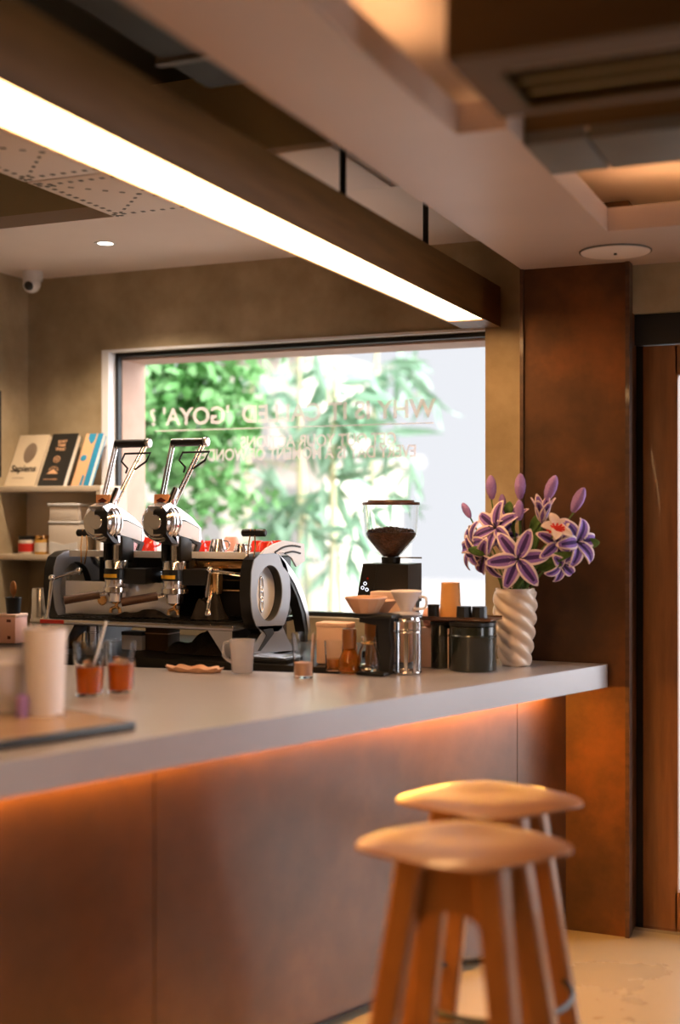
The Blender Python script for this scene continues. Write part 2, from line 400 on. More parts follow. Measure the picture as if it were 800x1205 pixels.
# perforated air panels
gd = 'perforated ceiling diffuser panels'
def diffuser(x, y, lab, sx=.57, sy=.57, diag=True):
    t = thing('diffuser_panel', lab, 'air diffuser', (x, y, Z2-.004), group=gd)
    G().b2((0, 0, 0), (sx, sy, .02), .003).build('plate', M['plaster'], t)
    g = G(); n = 13
    for k in range(n):
        q = (k+.5)/n
        for p, r in (((q*sx, .045), 0), ((q*sx, sy-.045), 0), ((.04, q*sy), 0), ((sx-.04, q*sy), 0)):
            g.box((p[0], p[1], -.0005), (.016, .016, .002))
        if diag:
            g.box((q*sx, q*sy, -.0005), (.020, .012, .002), 0, (0, 0, .8)); g.box((sx-q*sx, q*sy, -.0005), (.020, .012, .002), 0, (0, 0, -.8))
    g.build('perforations', M['greypanel'], t)
for i in range(2):
    for k in range(5):
        if i == 1: continue
        diffuser(-2.80+i*.585, 3.73-k*.585, ['white perforated air panel in the ceiling nearest the downlight', 'second perforated air panel out from the window wall', 'third perforated air panel out from the window wall', 'fourth perforated air panel out from the window wall', 'fifth perforated air panel out from the window wall'][k] if i == 0 else 'white perforated air panel partly behind the lit timber beam')
# duct pieces in the void
g = G(); g.b2((-1.95, 3.75, Z2-.003), (-1.63, 4.29, Z2+.02), .003)
g.build('ceiling_flap', M['plaster'], label='plain white ceiling panel seen over the top of the timber beam', cat='ceiling panel')
t = thing('ventilation_duct', 'dark ventilation duct running in the open ceiling above the timber beam', 'duct', (-2.0, 1.2, 2.98))
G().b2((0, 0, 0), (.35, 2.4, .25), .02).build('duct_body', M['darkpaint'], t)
for k in range(4): G().b2((-.012, .3+k*.6, -.012), (.362, .33+k*.6, .262)).build('flange', M['greypanel'], t)

# timber beam light
BX0, BX1, BZ0, BZ1 = -1.672, -1.507, CAMZ+.80, CAMZ+.972
t = thing('beam_light', 'long timber beam lamp hung on black rods with a bright white strip along its underside', 'beam light', (BX0, .3, BZ0))
Wd, L = BX1-BX0, 5.28-.3
g = G(); g.b2((0, 0, .012), (Wd, L, BZ1-BZ0), .002); g.b2((0, 0, 0), (.008, L, .014)); g.b2((Wd-.008, 0, 0), (Wd, L, .014)); g.b2((.008, L-.22, 0), (Wd-.008, L, .014)); g.build('beam', M['beam'], t)
G().b2((.009, .02, .004), (Wd-.009, L-.225, .011)).build('light_diffuser', M['led_beam'], t)
for yy in (2.05, 3.75, 4.55):
    G().cyl((Wd/2, yy-.3, BZ1-BZ0), (Wd/2, yy-.3, (Z2 if yy > 4.3 else Z3)-BZ0), .011).build('hanging_rod', M['black'], t)

# window
wn = holder('window_1', (0, YB+.05, 0))
fr = .02
g = G()
g.b2((WX0, 0, WZ0), (WX0+fr, .03, WZ1)); g.b2((WX1-fr*.2, 0, WZ0), (WX1, .05, WZ1)); g.b2((WX0, 0, WZ1-fr), (WX1, .05, WZ1)); g.b2((WX0, 0, WZ0), (WX1, .05, WZ0+fr))
g.build('window_frame', M['blackmet'], wn)
g = G(); g.b2((WX0+fr, .02, WZ0+fr), (WX1, .026, WZ1-fr)); g.build('pane', M['pane'], wn)
g = G(); g.b2((WX0-.035, -.062, WZ0), (WX0+.004, .002, WZ1+.010)); g.b2((WX0+.004, -.062, WZ1-.002), (WX1, -.04, WZ1+.010)); g.build('window_casing', M['white'], wn)
g = G(); g.b2((WX0, .05, WZ0), (WX0+.012, .262, WZ1)); g.b2((WX0, .05, WZ1-.03), (WX1, .262, WZ1-.012)); g.build('outer_reveal', M['grout'], wn)
def glass_text(body, uL, uR, v, h, nm='lettering'):
    a = onY(uL, v, YB+.078); b = onY(uR, v, YB+.078)
    o = text_mesh(nm, body, h, M['vinyl'], wn, ((a.x+b.x)/2, .029, (a.z+b.z)/2), (PI/2, 0, PI))
    wdt = max(x.co.x for x in o.data.vertices)-min(x.co.x for x in o.data.vertices)
    o.scale.x = abs(b.x-a.x)/wdt
glass_text("WHY IS IT CALLED  'GOYA' ?", 176, 512, 487, .115)
glass_text('GET OUT YOUR ACTIONS', 283, 466, 519, .078)
glass_text('EVERY DAY IS A MOMENT OF WONDER', 228, 490, 534, .078)
a = onY(182, 506, YB+.078); b = onY(510, 499, YB+.078)
G().b2((a.x, .028, (a.z+b.z)/2-.003), (b.x, .030, (a.z+b.z)/2+.003)).build('rule_line', M['vinyl'], wn)

# door and shopfront
dr = holder('door_1', (0, YD+.05, 0))
zd = CAMZ+.66
G().b2((CX1, -.01, zd), (XR-.9, .06, CAMZ+.78)).build('door_head', M['black'], dr)
g = G(); g.b2((CX1, .03, 0), (-.868, .09, zd)); g.build('door_jamb', M['black'], dr)
g = G(); g.b2((-.866, 0, .01), (-.733, .045, zd-.004), .003); g.b2((.05, 0, .01), (.17, .045, zd-.004), .003); g.b2((-.742, 0, .01), (.05, .045, .155)); g.b2((-.742, 0, zd-.12), (.05, .045, zd-.004)); g.build('door_leaf', M['doorwood'], dr)
G().b2((-.742, .02, .155), (.05, .026, zd-.12)).build('pane', M['pane'], dr)
g = G(); g.tube([(.08, -.02, .9), (.08, -.06, .93), (.08, -.06, 1.35), (.08, -.02, 1.38)], .012); g.build('door_handle', M['steel'], dr)
G().b2((CX1, -.03, 0), (.2, .10, .012)).build('threshold', M['steel'], dr)
w2 = holder('window_2', (0, YD+.05, 0))
g = G()
for x in (.2, 1.15, 2.1, 3.05): g.b2((x, 0, 0), (x+.05, .05, zd))
g.b2((.2, 0, 0), (3.1, .05, .08)); g.build('window_frame', M['doorwood'], w2)
G().b2((.25, .02, .08), (3.05, .026, zd)).build('pane', M['pane'], w2)

w3 = holder('window_3', (XR+.1, 0, 0))
g = G(); g.b2((0, 1.4, .3), (.05, 1.46, 2.4)); g.b2((0, 2.44, .3), (.05, 2.5, 2.4)); g.b2((0, 1.4, .3), (.05, 2.5, .36)); g.b2((0, 1.4, 2.34), (.05, 2.5, 2.4))
g.build('window_frame', M['doorwood'], w3)
G().b2((.02, 1.46, .36), (.026, 2.44, 2.34)).build('pane', M['pane'], w3)

# ------------------------------------------------------------------ bar
ZC, SLT = 1.045, .087
ud = Vector((.347, .938)).normalized(); C0 = Vector((-.972, 4.885))
def fe(s, off=0):      # a point on the front edge, s metres from the column end, moved off metres inwards
    p = C0-ud*s+Vector((-ud.y, ud.x))*off; return (p.x, p.y)
poly = [fe(0), fe(5.0), (-3.9, .3), (-3.94, 3.90), (-1.78, 4.22), (-1.60, 4.36), (-1.60, 4.905), (-.975, 4.905)]
g = G(); g.prism(poly, 'Z', ZC-SLT, ZC)
g.build('worktop', M['slab'], label='long thick grey concrete bar top running back to the rusty column', cat='worktop', sharp=20)
cl = thing('bar_counter', 'copper brown metal front of the bar below the grey top', 'bar counter', (0, 0, 0))
segs = [0.02, .35, 2.05, 3.6, 4.9]
for a_, b_ in zip(segs[:-1], segs[1:]):
    g = G(); g.prism([fe(a_+.002, .17), fe(b_-.002, .17), fe(b_-.002, .195), fe(a_+.002, .195)], 'Z', .04, ZC-SLT)
    g.build('cladding_panel', M['copper'], cl)
g = G(); g.prism([fe(.05, .22), fe(4.9, .22), fe(4.9, .26), fe(.05, .26)], 'Z', 0, .045); g.build('toe_kick', M['wood_dark'], cl)
g = G(); g.prism([fe(.03, .198), fe(4.9, .198), fe(4.9, .22), fe(.03, .22)], 'Z', .08, ZC-SLT); g.build('carcass', M['blackmet'], cl)
g = G(); g.prism([fe(.16, .142), fe(4.95, .142), fe(4.95, .156), fe(.16, .156)], 'Z', ZC-SLT-.012, ZC-SLT-.001)
g.build('led_strip', M['led_bar'], label='amber light strip fixed under the front overhang of the bar top', cat='light strip')
# back counter along the window wall
bc = thing('back_counter', 'dark back counter along the window wall carrying the coffee machine', 'counter', (XL, 4.38, 0))
G().b2((.01, 0, ZC-.05), (2.35, .915, ZC), .003).build('worktop', M['blackmet'], bc)
g = G(); g.b2((.01, .05, 0), (2.35, .91, ZC-.05)); g.build('cabinet', M['blackmet'], bc)

# ------------------------------------------------------------------ shelves on the left
YSH = 5.07
zt = CAMZ+.135; zl = CAMZ-.195
sh = thing('wall_shelf', 'cream two tier wall shelf with books above and a container below', 'shelf', (0, 0, 0))
xr = onY(118, 575, YSH).x
G().b2((XL, YSH, zt-.028), (xr, YB, zt), .003).build('shelf_board', M['shelf'], sh)
G().b2((XL, YSH, zl-.028), (xr, YB, zl), .003).build('shelf_board', M['shelf'], sh)
G().b2((xr-.022, YSH+.001, zl), (xr, YB, zt-.028)).build('side_board', M['shelf'], sh)
G().b2((XL, YB-.012, zl), (xr-.022, YB, zt-.028)).build('back_board', M['offwhite'], sh)

def book(label, x, w_, h, d, cover, extra=None, y=None, lean=27):
    t = thing('book', label, 'book', (x, y or YSH+.03, zt+.002), group='books leaning on the top shelf', rot=(-math.radians(lean), 0, 0))
    g = G(); g.b2((0, 0, 0), (w_, .003, h)); g.b2((0, d-.003, 0), (w_, d, h)); g.b2((0, .003, 0), (.003, d-.003, h)); g.build('cover', cover, t)
    G().b2((.003, .003, .004), (w_-.004, d-.003, h-.004)).build('pages', M['pages'], t)
    if extra: extra(t)
    return t
x1 = onY(3, 570, YSH+.02).x
def sap(t):
    text_mesh('title', 'Sapiens', .050, M['inkdark'], t, (.085, -.001, .095), (PI/2, 0, 0))
    text_mesh('author_line', 'A brief history', .012, M['inkgrey'], t, (.07, -.001, .045), (PI/2, 0, 0))
    g = G(); g.lathe([(0, 0), (1, 0)], seg=28, M=Matrix.Translation((.095, -.0006, .185)) @ Matrix.Rotation(PI/2, 4, 'X') @ Matrix.Diagonal((.036, .055, 1, 1)))
    g.build('fingerprint', M['inkgrey'], t)
book('cream paperback titled Sapiens with a taupe thumbprint', x1, .178, .288, .026, M['bookcream'], sap)
def blk(t):
    for i, s_ in enumerate(('LUAT', 'TAM', 'THUC')): text_mesh('title', s_, .021, M['bookorange'], t, (.072, -.001, .245-i*.022), (PI/2, 0, 0))
    g = G(); g.ring((.068, -.001, .145), .017, .0018, ax='Y'); g.ring((.068, -.001, .145), .006, .0018, ax='Y', seg=16)
    for k in range(9):
        a_ = PI*k/8; g.box((.068+math.cos(a_)*.024, -.001, .085+math.sin(a_)*.018), (.012, .001, .002), 0, (0, -a_, 0))
    g.prism([(.035, .065), (.10, .065), (.085, .078), (.068, .092), (.05, .078)], 'Y', -.0015, 0)
    g.build('emblem', M['bookorange'], t)
    text_mesh('subtitle', 'the law of attention', .010, M['bookorange'], t, (.066, -.001, .035), (PI/2, 0, 0))
x2 = onY(42, 570, YSH+.02).x
book('black paperback with stacked orange title and emblem', x2, .150, .290, .036, M['bookblack'], blk)
x3 = onY(82, 570, YSH+.02).x
def blu(t):
    g = G(); g.prism([(.02, .285), (.06, .285), (.06, .25), (.047, .225), (.032, .242), (.02, .26)], 'Y', -.0012, 0)
    g.ball((.025, -.0005, .15), (.018, .001, .018)); g.prism([(.045, 0), (.06, 0), (.06, .05), (.05, .06)], 'Y', -.0012, 0)
    g.build('cover_pattern', M['bookblue'], t)
book('slim peach book with blue blots beside the black one', x3, .066, .286, .014, M['bookorange'], blu)
book('thin blue backed book at the right end of the row', x3+.068, .03, .286, .03, M['bookblue'])

# two tier container
c0 = onY(58, 653, 5.10)
t = thing('storage_container', 'tall off-white two tier plastic container on the lower shelf', 'container', (c0.x, 5.09, zl+.001))
g = G(); g.b2((0, 0, 0), (.178, .12, .148), .008); g.build('lower_bin', M['offwhite'], t)
g = G(); g.b2((-.002, -.004, .149), (.18, .124, .160), .004); g.build('divider_lid', M['white'], t)
g = G(); g.b2((.004, .002, .161), (.174, .118, .232), .008); g.build('upper_bin', M['offwhite'], t)
g = G(); g.b2((-.004, -.006, .233), (.182, .126, .246), .005); g.build('lid', M['white'], t)
g = G(); g.prism([(.01, .004), (.168, .004), (.168, .062), (.09, .048), (.01, .064)], 'Y', -.003, 0); g.build('paper_label', M['white'], t)
def jar(u0, u1, v1, label, lid, lab_m, body_m, h=.07):
    p = onY((u0+u1)/2, v1, 5.13); r = (onY(u1, v1, 5.13).x-onY(u0, v1, 5.13).x)/2
    t = thing('jar', label, 'jar', (p.x, 5.12, zl+.001))
    G().lathe([(0, 0), (r*.95, 0), (r, .006), (r, h-.008), (r*.85, h), (0, h)]).build('body', body_m, t)
    G().lathe([(0, h), (r*.98, h), (r*.98, h+.018), (0, h+.019)]).build('lid', lid, t)
    g = G()
    g.lathe([(r+.0006, .012), (r+.0006, h-.018)], seg=32)
    if lab_m: g.f = g.f[:-2]; g.m = g.m[:-2]; g.build('label_band', lab_m, t)
    return t
jar(25, 42, 654, 'small white jar with red label and black lid', M['black'], M['label_red'], M['offwhite'])
jar(43.5, 58, 654, 'small honey coloured jar with pale gold lid', M['brass'], M['offwhite'], M['honey'], .074)

# camera dome
p = onY(38.5, 322, 5.12)
t = thing('security_camera', 'white dome security camera under the ceiling in the corner', 'camera', (p.x, 5.12, Z2))
G().lathe([(0, 0), (.048, 0), (.050, -.02), (.048, -.045), (0, -.045)]).build('base', M['white'], t)
G().ball((0, -.008, -.062), .044).build('eyeball', M['white'], t)
G().ball((0.006, -.036, -.074), .024).build('lens', M['black'], t)
# framed edge at far left
p = onX(1, 480, XL+.01)
t = thing('picture_frame', 'thin black frame on the left wall above the shelf', 'picture frame', (XL+.001, p.y-.31, 1.80))
g = G(); g.b2((0, 0, 0), (.02, .02, .42)); g.b2((0, .28, 0), (.02, .30, .42)); g.b2((0, .02, 0), (.02, .28, .02)); g.b2((0, .02, .40), (.02, .28, .42)); g.build('frame', M['black'], t)
G().b2((.001, .02, .02), (.006, .28, .40)).build('print', M['offwhite'], t)

# ------------------------------------------------------------------ espresso machine
mo = Vector((-2.76, 4.70, ZC))
mc = thing('espresso_machine', 'large chrome two lever espresso machine with round grey side panels in front of the window', 'coffee machine', mo)
ML = -mo
def mb(g, name, m, par=None, **k):
    return g.build(name, m, par or mc, loc=(ML if par is None else None), **k)
# drip board and body
g = G(); g.b2((-3.29, 4.40, 1.163), (-2.33, 4.98, 1.184), .004); o = mb(g, 'drip_board', M['steel'])
g = G(); g.b2((-3.235, 4.397, 1.166), (-3.12, 4.3995, 1.182)); mb(g, 'name_strip', M['label_red'], o)
g = G(); g.b2((-3.18, 4.425, 1.185), (-2.36, 4.70, 1.194), .002)
for k in range(26): g.b2((-3.17+k*.031, 4.43, 1.194), (-3.158+k*.031, 4.69, 1.198))
mb(g, 'drip_grate', M['blackmet'], o)
g = G(); g.b2((-3.19, 4.53, 1.184), (-2.64, 4.75, 1.33), .01); g.b2((-3.19, 4.76, 1.184), (-2.36, 5.0, 1.44), .01); mb(g, 'boiler_body', M['blackmet'])
g = G(); g.b2((-3.19, 4.513, 1.20), (-2.64, 4.525, 1.338), .002); o = mb(g, 'splash_panel', M['mirror'])
g = G(); g.cyl((-3.0, 4.513, 1.262), (-3.0, 4.503, 1.262), .018).ring((-3.0, 4.504, 1.262), .02, .003, ax='Y'); mb(g, 'pressure_gauge', M['brass'], o)
g = G(); g.b2((-2.61, 4.70, 1.19), (-2.36, 4.715, 1.30)); o = mb(g, 'service_panel', M['black'])
g = G(); g.b2((-2.61, 4.66, 1.302), (-2.36, 4.70, 1.308)); g.b2((-2.61, 4.66, 1.345), (-2.36, 4.70, 1.350)); g.b2((-2.61, 4.66, 1.385), (-2.36, 4.70, 1.391)); mb(g, 'shelf_rail', M['brass'], o)
g = G(); g.cyl((-2.385, 4.70, 1.245), (-2.385, 4.69, 1.245), .009); mb(g, 'knob', M['brass'], o)
g = G(); g.b2((-3.18, 4.53, 1.444), (-2.34, 5.02, 1.458), .004); g.b2((-3.18, 4.525, 1.440), (-2.34, 4.535, 1.468), .002); o = mb(g, 'cup_tray', M['white'])
g = G(); g.b2((-2.60, 4.55, 1.40), (-2.36, 4.6, 1.43), .004); mb(g, 'front_rail', M['brass'], o)
g = G(); g.b2((-3.05, 4.60, 1.34), (-2.95, 4.62, 1.40), .004); o = mb(g, 'display', M['black'])
mb(G().b2((-2.80, 4.60, 1.34), (-2.71, 4.62, 1.40), .004), 'display', M['black'])
text_mesh('digits', '7:14', .022, M['screen'], mc, Vector((-2.755, 4.598, 1.372))-mo, (PI/2, 0, 0))
# side panels: ring with a foot and a sweeping tail
XS = -2.28
def PX(u, v, X=XS):
    q = onX(u, v, X); return (q.y, q.z)
def side_panel(dx, nm):
    Xo = XS+dx
    outer = [PX(*p) for p in ((296, 672), (299, 659), (306, 652), (318, 649.5), (329, 653), (337, 664), (341, 680), (342, 700), (340, 718), (335, 734), (328, 743), (310, 744), (302, 738), (297, 724), (295, 700))]
    c = PX(317.5, 698); rh = .117; rv = .113
    n = 48; vs = []; fs = []
    def hit(a):
        d = (math.cos(a), math.sin(a)); best = None
        for i in range(len(outer)):
            p = outer[i]; q = outer[(i+1) % len(outer)]
            ex, ey = q[0]-p[0], q[1]-p[1]; den = d[0]*ey-d[1]*ex
            if abs(den) < 1e-9: continue
            t = ((p[0]-c[0])*ey-(p[1]-c[1])*ex)/den; s_ = ((p[0]-c[0])*d[1]-(p[1]-c[1])*d[0])/den
            if t > 0 and -1e-6 <= s_ <= 1+1e-6: best = t if best is None else max(best, t)
        return best or .12
    def annulus(g, xa, xb, inset=0):
        vs = []; fs = []
        for k in range(n):
            a = 2*PI*k/n; R = hit(a)-inset
            for x in (xa, xb):
                vs.append((x, c[0]+math.cos(a)*R, c[1]+math.sin(a)*R)); vs.append((x, c[0]+math.cos(a)*rh, c[1]+math.sin(a)*rv))
        for k in range(n):
            i = k*4; j = ((k+1) % n)*4
            fs += [[i, j, j+1, i+1], [i+2, i+3, j+3, j+2], [i, i+2, j+2, j], [i+1, j+1, j+3, i+3]]
        g.add(vs, fs)
    foot = [(p[0], max(p[1], ZC+.002)) for p in (PX(*q_) for q_ in ((303, 737), (332, 736), (338, 750), (346, 768), (298, 769), (296, 764), (308, 745)))]
    g = G(); annulus(g, Xo-.05, Xo-.004); g.prism(foot, 'X', Xo-.05, Xo-.004)
    o = mb(g, 'side_panel', M['black'])
    g = G(); annulus(g, Xo-.004, Xo, .0); g.prism(foot, 'X', Xo-.004, Xo)
    mb(g, 'face_plate', M['greypaint'], o)
    g = G(); g.prism([PX(*p, Xo) for p in ((309, 741), (320, 739), (322, 745), (306, 766), (303, 766), (313, 748))] if dx == 0 else foot, 'X', Xo+.0005 if dx == 0 else Xo-.045, Xo+.003 if dx == 0 else Xo-.04); mb(g, 'foot_slot', M['black'], o)
    # white disc set back in the ring
    vs = [(Xo-.03, c[0]+math.cos(2*PI*k/40)*rh*.99, c[1]+math.sin(2*PI*k/40)*rv*.99) for k in range(40)]
    g = G(); g.prism([(p[1], p[2]) for p in vs], 'X', Xo-.045, Xo-.035); mb(g, 'round_cover', M['white'], o)
    g = G(); cy, cz = c
    g.ring((0, 0, 0), .03, .004, ax='X', seg=30, M=Matrix.Translation((Xo-.034, cy-.01, cz+.035)) @ Matrix.Diagonal((1, .5, 1, 1)))
    g.ring((0, 0, 0), .03, .004, ax='X', seg=30, M=Matrix.Translation((Xo-.034, cy-.01, cz-.005)) @ Matrix.Diagonal((1, .5, 1, 1)))
    g.ring((0, 0, 0), .03, .004, ax='X', seg=30, M=Matrix.Translation((Xo-.034, cy-.01, cz-.045)) @ Matrix.Diagonal((1, .5, 1, 1)))
    mb(g, 'emblem', M['steel'], o)
    # tail arm sweeping down to the back foot
    up = [PX(*p) for p in ((326, 651), (336, 660), (345, 672), (353, 686), (359, 702), (363, 720), (366, 745), (367, 756))]
    lo_ = [PX(*p) for p in ((361, 756), (360, 745), (356, 722), (351, 704), (344, 688), (337, 676), (333, 672))]
    g = G(); g.prism(up+lo_, 'X', Xo-.05, Xo-.004); o2 = mb(g, 'tail_arm', M['black'])
    up2 = [PX(*p) for p in ((328, 652), (336, 660), (345, 672), (353, 686), (359, 702), (363, 720), (366, 745))]
    lo2 = [PX(*p) for p in ((363, 745), (360, 722), (354, 704), (347, 687), (340, 675), (333, 667))]
    g = G(); g.prism(up2+lo2, 'X', Xo-.004, Xo); mb(g, 'face_plate', M['steel'], o2)
side_panel(0, 'r'); side_panel(-.93, 'l')
# rear cup guard of white metal with slots
gp_ = [PX(*p) for p in ((306, 652), (313, 645), (322, 640), (334, 636), (357, 640), (358, 660), (348, 667), (342, 656), (332, 650))]
o = mb(G().prism(gp_, 'X', XS-.004, XS+.004), 'cup_guard', M['white'])
g = G(); g.tube([(XS+.0045,)+PX(*p) for p in ((322, 650), (332, 644), (343, 642), (352, 643.5))], .004, smooth=4); g.tube([(XS+.0045,)+PX(*p) for p in ((334, 651), (343, 649), (352, 651))], .004, smooth=4)
mb(g, 'guard_slot', M['inkdark'], o)
# grey wedge feet under the board
g = G(); g.prism([(-2.47, 1.16), (-2.36, 1.16), (-2.36, 1.05), (-2.39, 1.05)], 'Y', 4.45, 4.95); mb(g, 'foot', M['steel'])
g = G(); g.prism([(-3.22, 1.16), (-3.10, 1.16), (-3.17, 1.05), (-3.20, 1.05)], 'Y', 4.45, 4.95); mb(g, 'foot', M['steel'])

def lever_group(gx, first):
    D = Vector((gx+2.90, 0, 0))
    # head
    g = G(); g.lathe([(0, 1.30), (.046, 1.30), (.048, 1.305), (.048, 1.425), (.044, 1.432), (0, 1.432)], (gx, 4.46, 0))
    hd = mb(g, 'group_head', M['chrome'])
    mb(G().lathe([(.0485, 1.352), (.052, 1.354), (.052, 1.396), (.0485, 1.398)], (gx, 4.46, 0), close=True), 'black_band', M['black'], hd)
    g = G()
    for k in range(8):
        a0 = math.radians(215+k*11); a1 = math.radians(215+(k+1)*11)
        vs = [(gx+r*math.cos(a), 4.46+r*math.sin(a), z) for a in (a0, a1) for r in (.0515, .0535) for z in (1.361, 1.376)]
        g.add(vs, [[0, 1, 3, 2], [4, 6, 7, 5], [0, 4, 5, 1], [2, 3, 7, 6], [0, 2, 6, 4], [1, 5, 7, 3]])
    mb(g, 'yellow_stripe', M['yellow'], hd)
    mb(G().b2((gx+.045, 4.44, 1.335), (gx+.15, 4.56, 1.40), .006), 'valve_block', M['black'], hd)
    g = G(); g.lathe([(0, 1.318), (.055, 1.320), (.055, 1.302), (0, 1.300)], (gx, 4.46, 0)); g.lathe([(.034, 1.30), (.038, 1.296), (.034, 1.262), (.02, 1.252), (0, 1.25)], (gx, 4.46, 0))
    pf = mb(g, 'portafilter', M['chrome'])
    g = G(); a = Vector((gx-.035, 4.435, 1.295)); b = Vector((gx-.175, 4.34, 1.268))
    dv = (b-a)
    g.tube([a, a+dv*.18], .009)
    g2 = G(); g2.tube([a+dv*.15, a+dv*.3, a+dv*.6, a+dv*.85, b], .0175, seg=14, smooth=3); mb(g, 'neck', M['chrome'], pf); mb(g2, 'grip', M['wood_dark'], pf)
    g = G(); g.tube([(gx, 4.46, 1.255), (gx, 4.455, 1.24), (gx-.018, 4.45, 1.232), (gx-.022, 4.45, 1.215)], .007, smooth=3); g.tube([(gx, 4.455, 1.24), (gx+.018, 4.45, 1.232), (gx+.022, 4.45, 1.215)], .007, smooth=3)
    mb(g, 'spout', M['brass'], pf)
    # yoke between drum and head
    g = G(); g.b2((gx-.046, 4.43, 1.43), (gx-.034, 4.52, 1.53), .003); yk = mb(g, 'yoke_cheek', M['blackmet']); mb(G().b2((gx+.034, 4.43, 1.43), (gx+.046, 4.52, 1.53), .003), 'yoke_cheek', M['blackmet'])
    mb(G().cyl((gx, 4.47, 1.43), (gx, 4.47, 1.54), .024), 'piston', M['steel'], yk)
    br = [(4.50, 1.53), (4.60, 1.50), (4.53, 1.40), (4.50, 1.40), (4.50, 1.42), (4.53, 1.44), (4.565, 1.495), (4.50, 1.515)]
    mb(G().prism(br, 'X', gx+.036, gx+.046), 'bracket', M['blackmet'], yk)
    # drum and housing
    xc = gx-.012
    g = G(); g.cyl((xc, 4.415, 1.588), (xc, 4.345, 1.588), .076, seg=40, bev=.008); g.cyl((xc, 4.346, 1.588), (xc, 4.33, 1.588), .064, .060, seg=40, bev=.005); g.cyl((xc, 4.332, 1.588), (xc, 4.323, 1.588), .03, seg=24, bev=.003)
    for yy in (4.365, 4.395): g.ring((xc, yy, 1.588), .0765, .003, ax='Y', seg=40)
    dm = mb(g, 'spring_drum', M['chrome'])
    sb = [PX(u, v, -2.86) for u, v in ((126, 602), (134, 604), (140, 640), (133, 638), (126, 628))]
    mb(G().prism(sb, 'X', gx-.02, gx+.040), 'cam_block', M['black'])
    hp = [PX(u, v, -2.86) for u, v in ((121, 596), (130, 592), (144, 599), (158, 609), (169, 621), (170, 634), (164, 650), (154, 648), (140, 638), (134, 632), (134, 606), (126, 602))]
    hs = mb(G().prism(hp, 'X', gx-.03, gx+.04), 'housing', M['steel'])
    pp = [PX(u, v, -2.86) for u, v in ((136, 609.5), (149, 612), (166.5, 621), (165.5, 639), (158, 636), (139, 630))]
    mb(G().prism(pp, 'X', gx+.0405, gx+.044), 'plate_outline', M['black'], hs)
    cx = sum(p[0] for p in pp)/6; cz = sum(p[1] for p in pp)/6
    mb(G().prism([(cx+(p[0]-cx)*.91, cz+(p[1]-cz)*.86) for p in pp], 'X', gx+.0445, gx+.047), 'side_plate', M['white'], hs)
    # lever fork
    hc = onY(155, 522, 4.57)+D
    L_ = hc+Vector((-.076, 0, 0)); R_ = hc+Vector((.072, 0, 0))
    b1 = Vector((gx-.030, 4.40, 1.655)); b2_ = Vector((gx+.022, 4.41, 1.655))
    g = G()
    for a_, c_ in ((b1, L_), (b2_, R_)):
        off = Vector((.007, 0, 0))
        g.tube([a_-off, c_-off], .0058, seg=8); g.tube([a_+off, c_+off], .0058, seg=8)
    g.box((gx-.004, 4.405, 1.655), (.075, .03, .05), .006); g.box((gx+.028, 4.40, 1.69), (.022, .03, .075), .005, (-.4, .28, 0))
    lv = mb(g, 'lever', M['chrome'])
    mb(G().cyl(L_-Vector((.004, 0, 0)), R_+Vector((0, 0, 0)), .0175, seg=18, bev=.004), 'handle_grip', M['black'], lv)
    g = G(); g.cyl(R_, R_+Vector((.018, 0, 0)), .0205, seg=18, bev=.004)
    mb(g, 'end_cap', M['steel'], lv)
    o = mb(G().box((gx-.012, 4.378, 1.672), (.066, .006, .054), .001, (-.1, 0, 0)), 'badge', M['badge'], lv)
    mb(G().prism([(gx-.034, 1.674), (gx-.012, 1.686), (gx+.010, 1.674), (gx-.012, 1.662)], 'Y', 4.3725, 4.380), 'diamond_mark', M['badge2'], lv)
    tp = [onY(u, v, 4.50)+D for u, v in ((148, 557), (150, 551), (143, 543), (147, 534), (177, 533), (172, 543), (158, 553))]
    mb(G().tube(tp, .0045, seg=8), 'release_loop', M['blackmet'], lv)
lever_group(-2.90, True); lever_group(-2.90+.274, False)
# third outlet: water tap, steam wands and their handles
g = G(); g.lathe([(0, 1.30), (.03, 1.30), (.034, 1.33), (.034, 1.40), (0, 1.41)], (-2.475, 4.52, 0)); o = mb(g, 'water_valve', M['brass'])
g = G(); g.tube([(-2.475, 4.50, 1.31), (-2.475, 4.48, 1.27), (-2.475, 4.47, 1.23)], .012, smooth=3); g.ball((-2.475, 4.468, 1.222), .018); mb(g, 'outlet', M['chrome'], o)
p0 = onY(245, 680, 4.45)
def wand(u0, v0, u1, v1, u2, v2, Y=4.46, nm='steam_wand'):
    a, b, c = onY(u0, v0, Y+.08), onY(u1, v1, Y), onY(u2, v2, Y-.01)
    g = G(); g.tube([a, a.lerp(b, .85), b+Vector((0, 0, -.01)), b.lerp(c, .3), c], .0075, smooth=5); g.ball(a, .016); g.ball(b+Vector((0, 0, .004)), .014)
    return mb(g, nm, M['chrome'])
wand(287, 677, 247, 672, 243, 703)
wand(93, 672, 61, 681, 56, 727, 4.44)
def steam_handle(u0, u1, v, Y=4.50):
    a = onY(u0, v, Y); b = onY(u1, v, Y); m_ = (a+b)/2
    o = mb(G().cyl(a, b, .0155, bev=.005), 'steam_handle', M['black'])
    g = G()
    for s_ in (-.008, .008): g.tube([m_+Vector((s_, -.012, .015)), m_+Vector((s_*2-.008, -.004, -.06)), m_+Vector((-.03+s_, .02, -.13))], .003)
    mb(g, 'rod', M['brass'], o)
steam_handle(285, 313, 627); steam_handle(91, 112, 627)

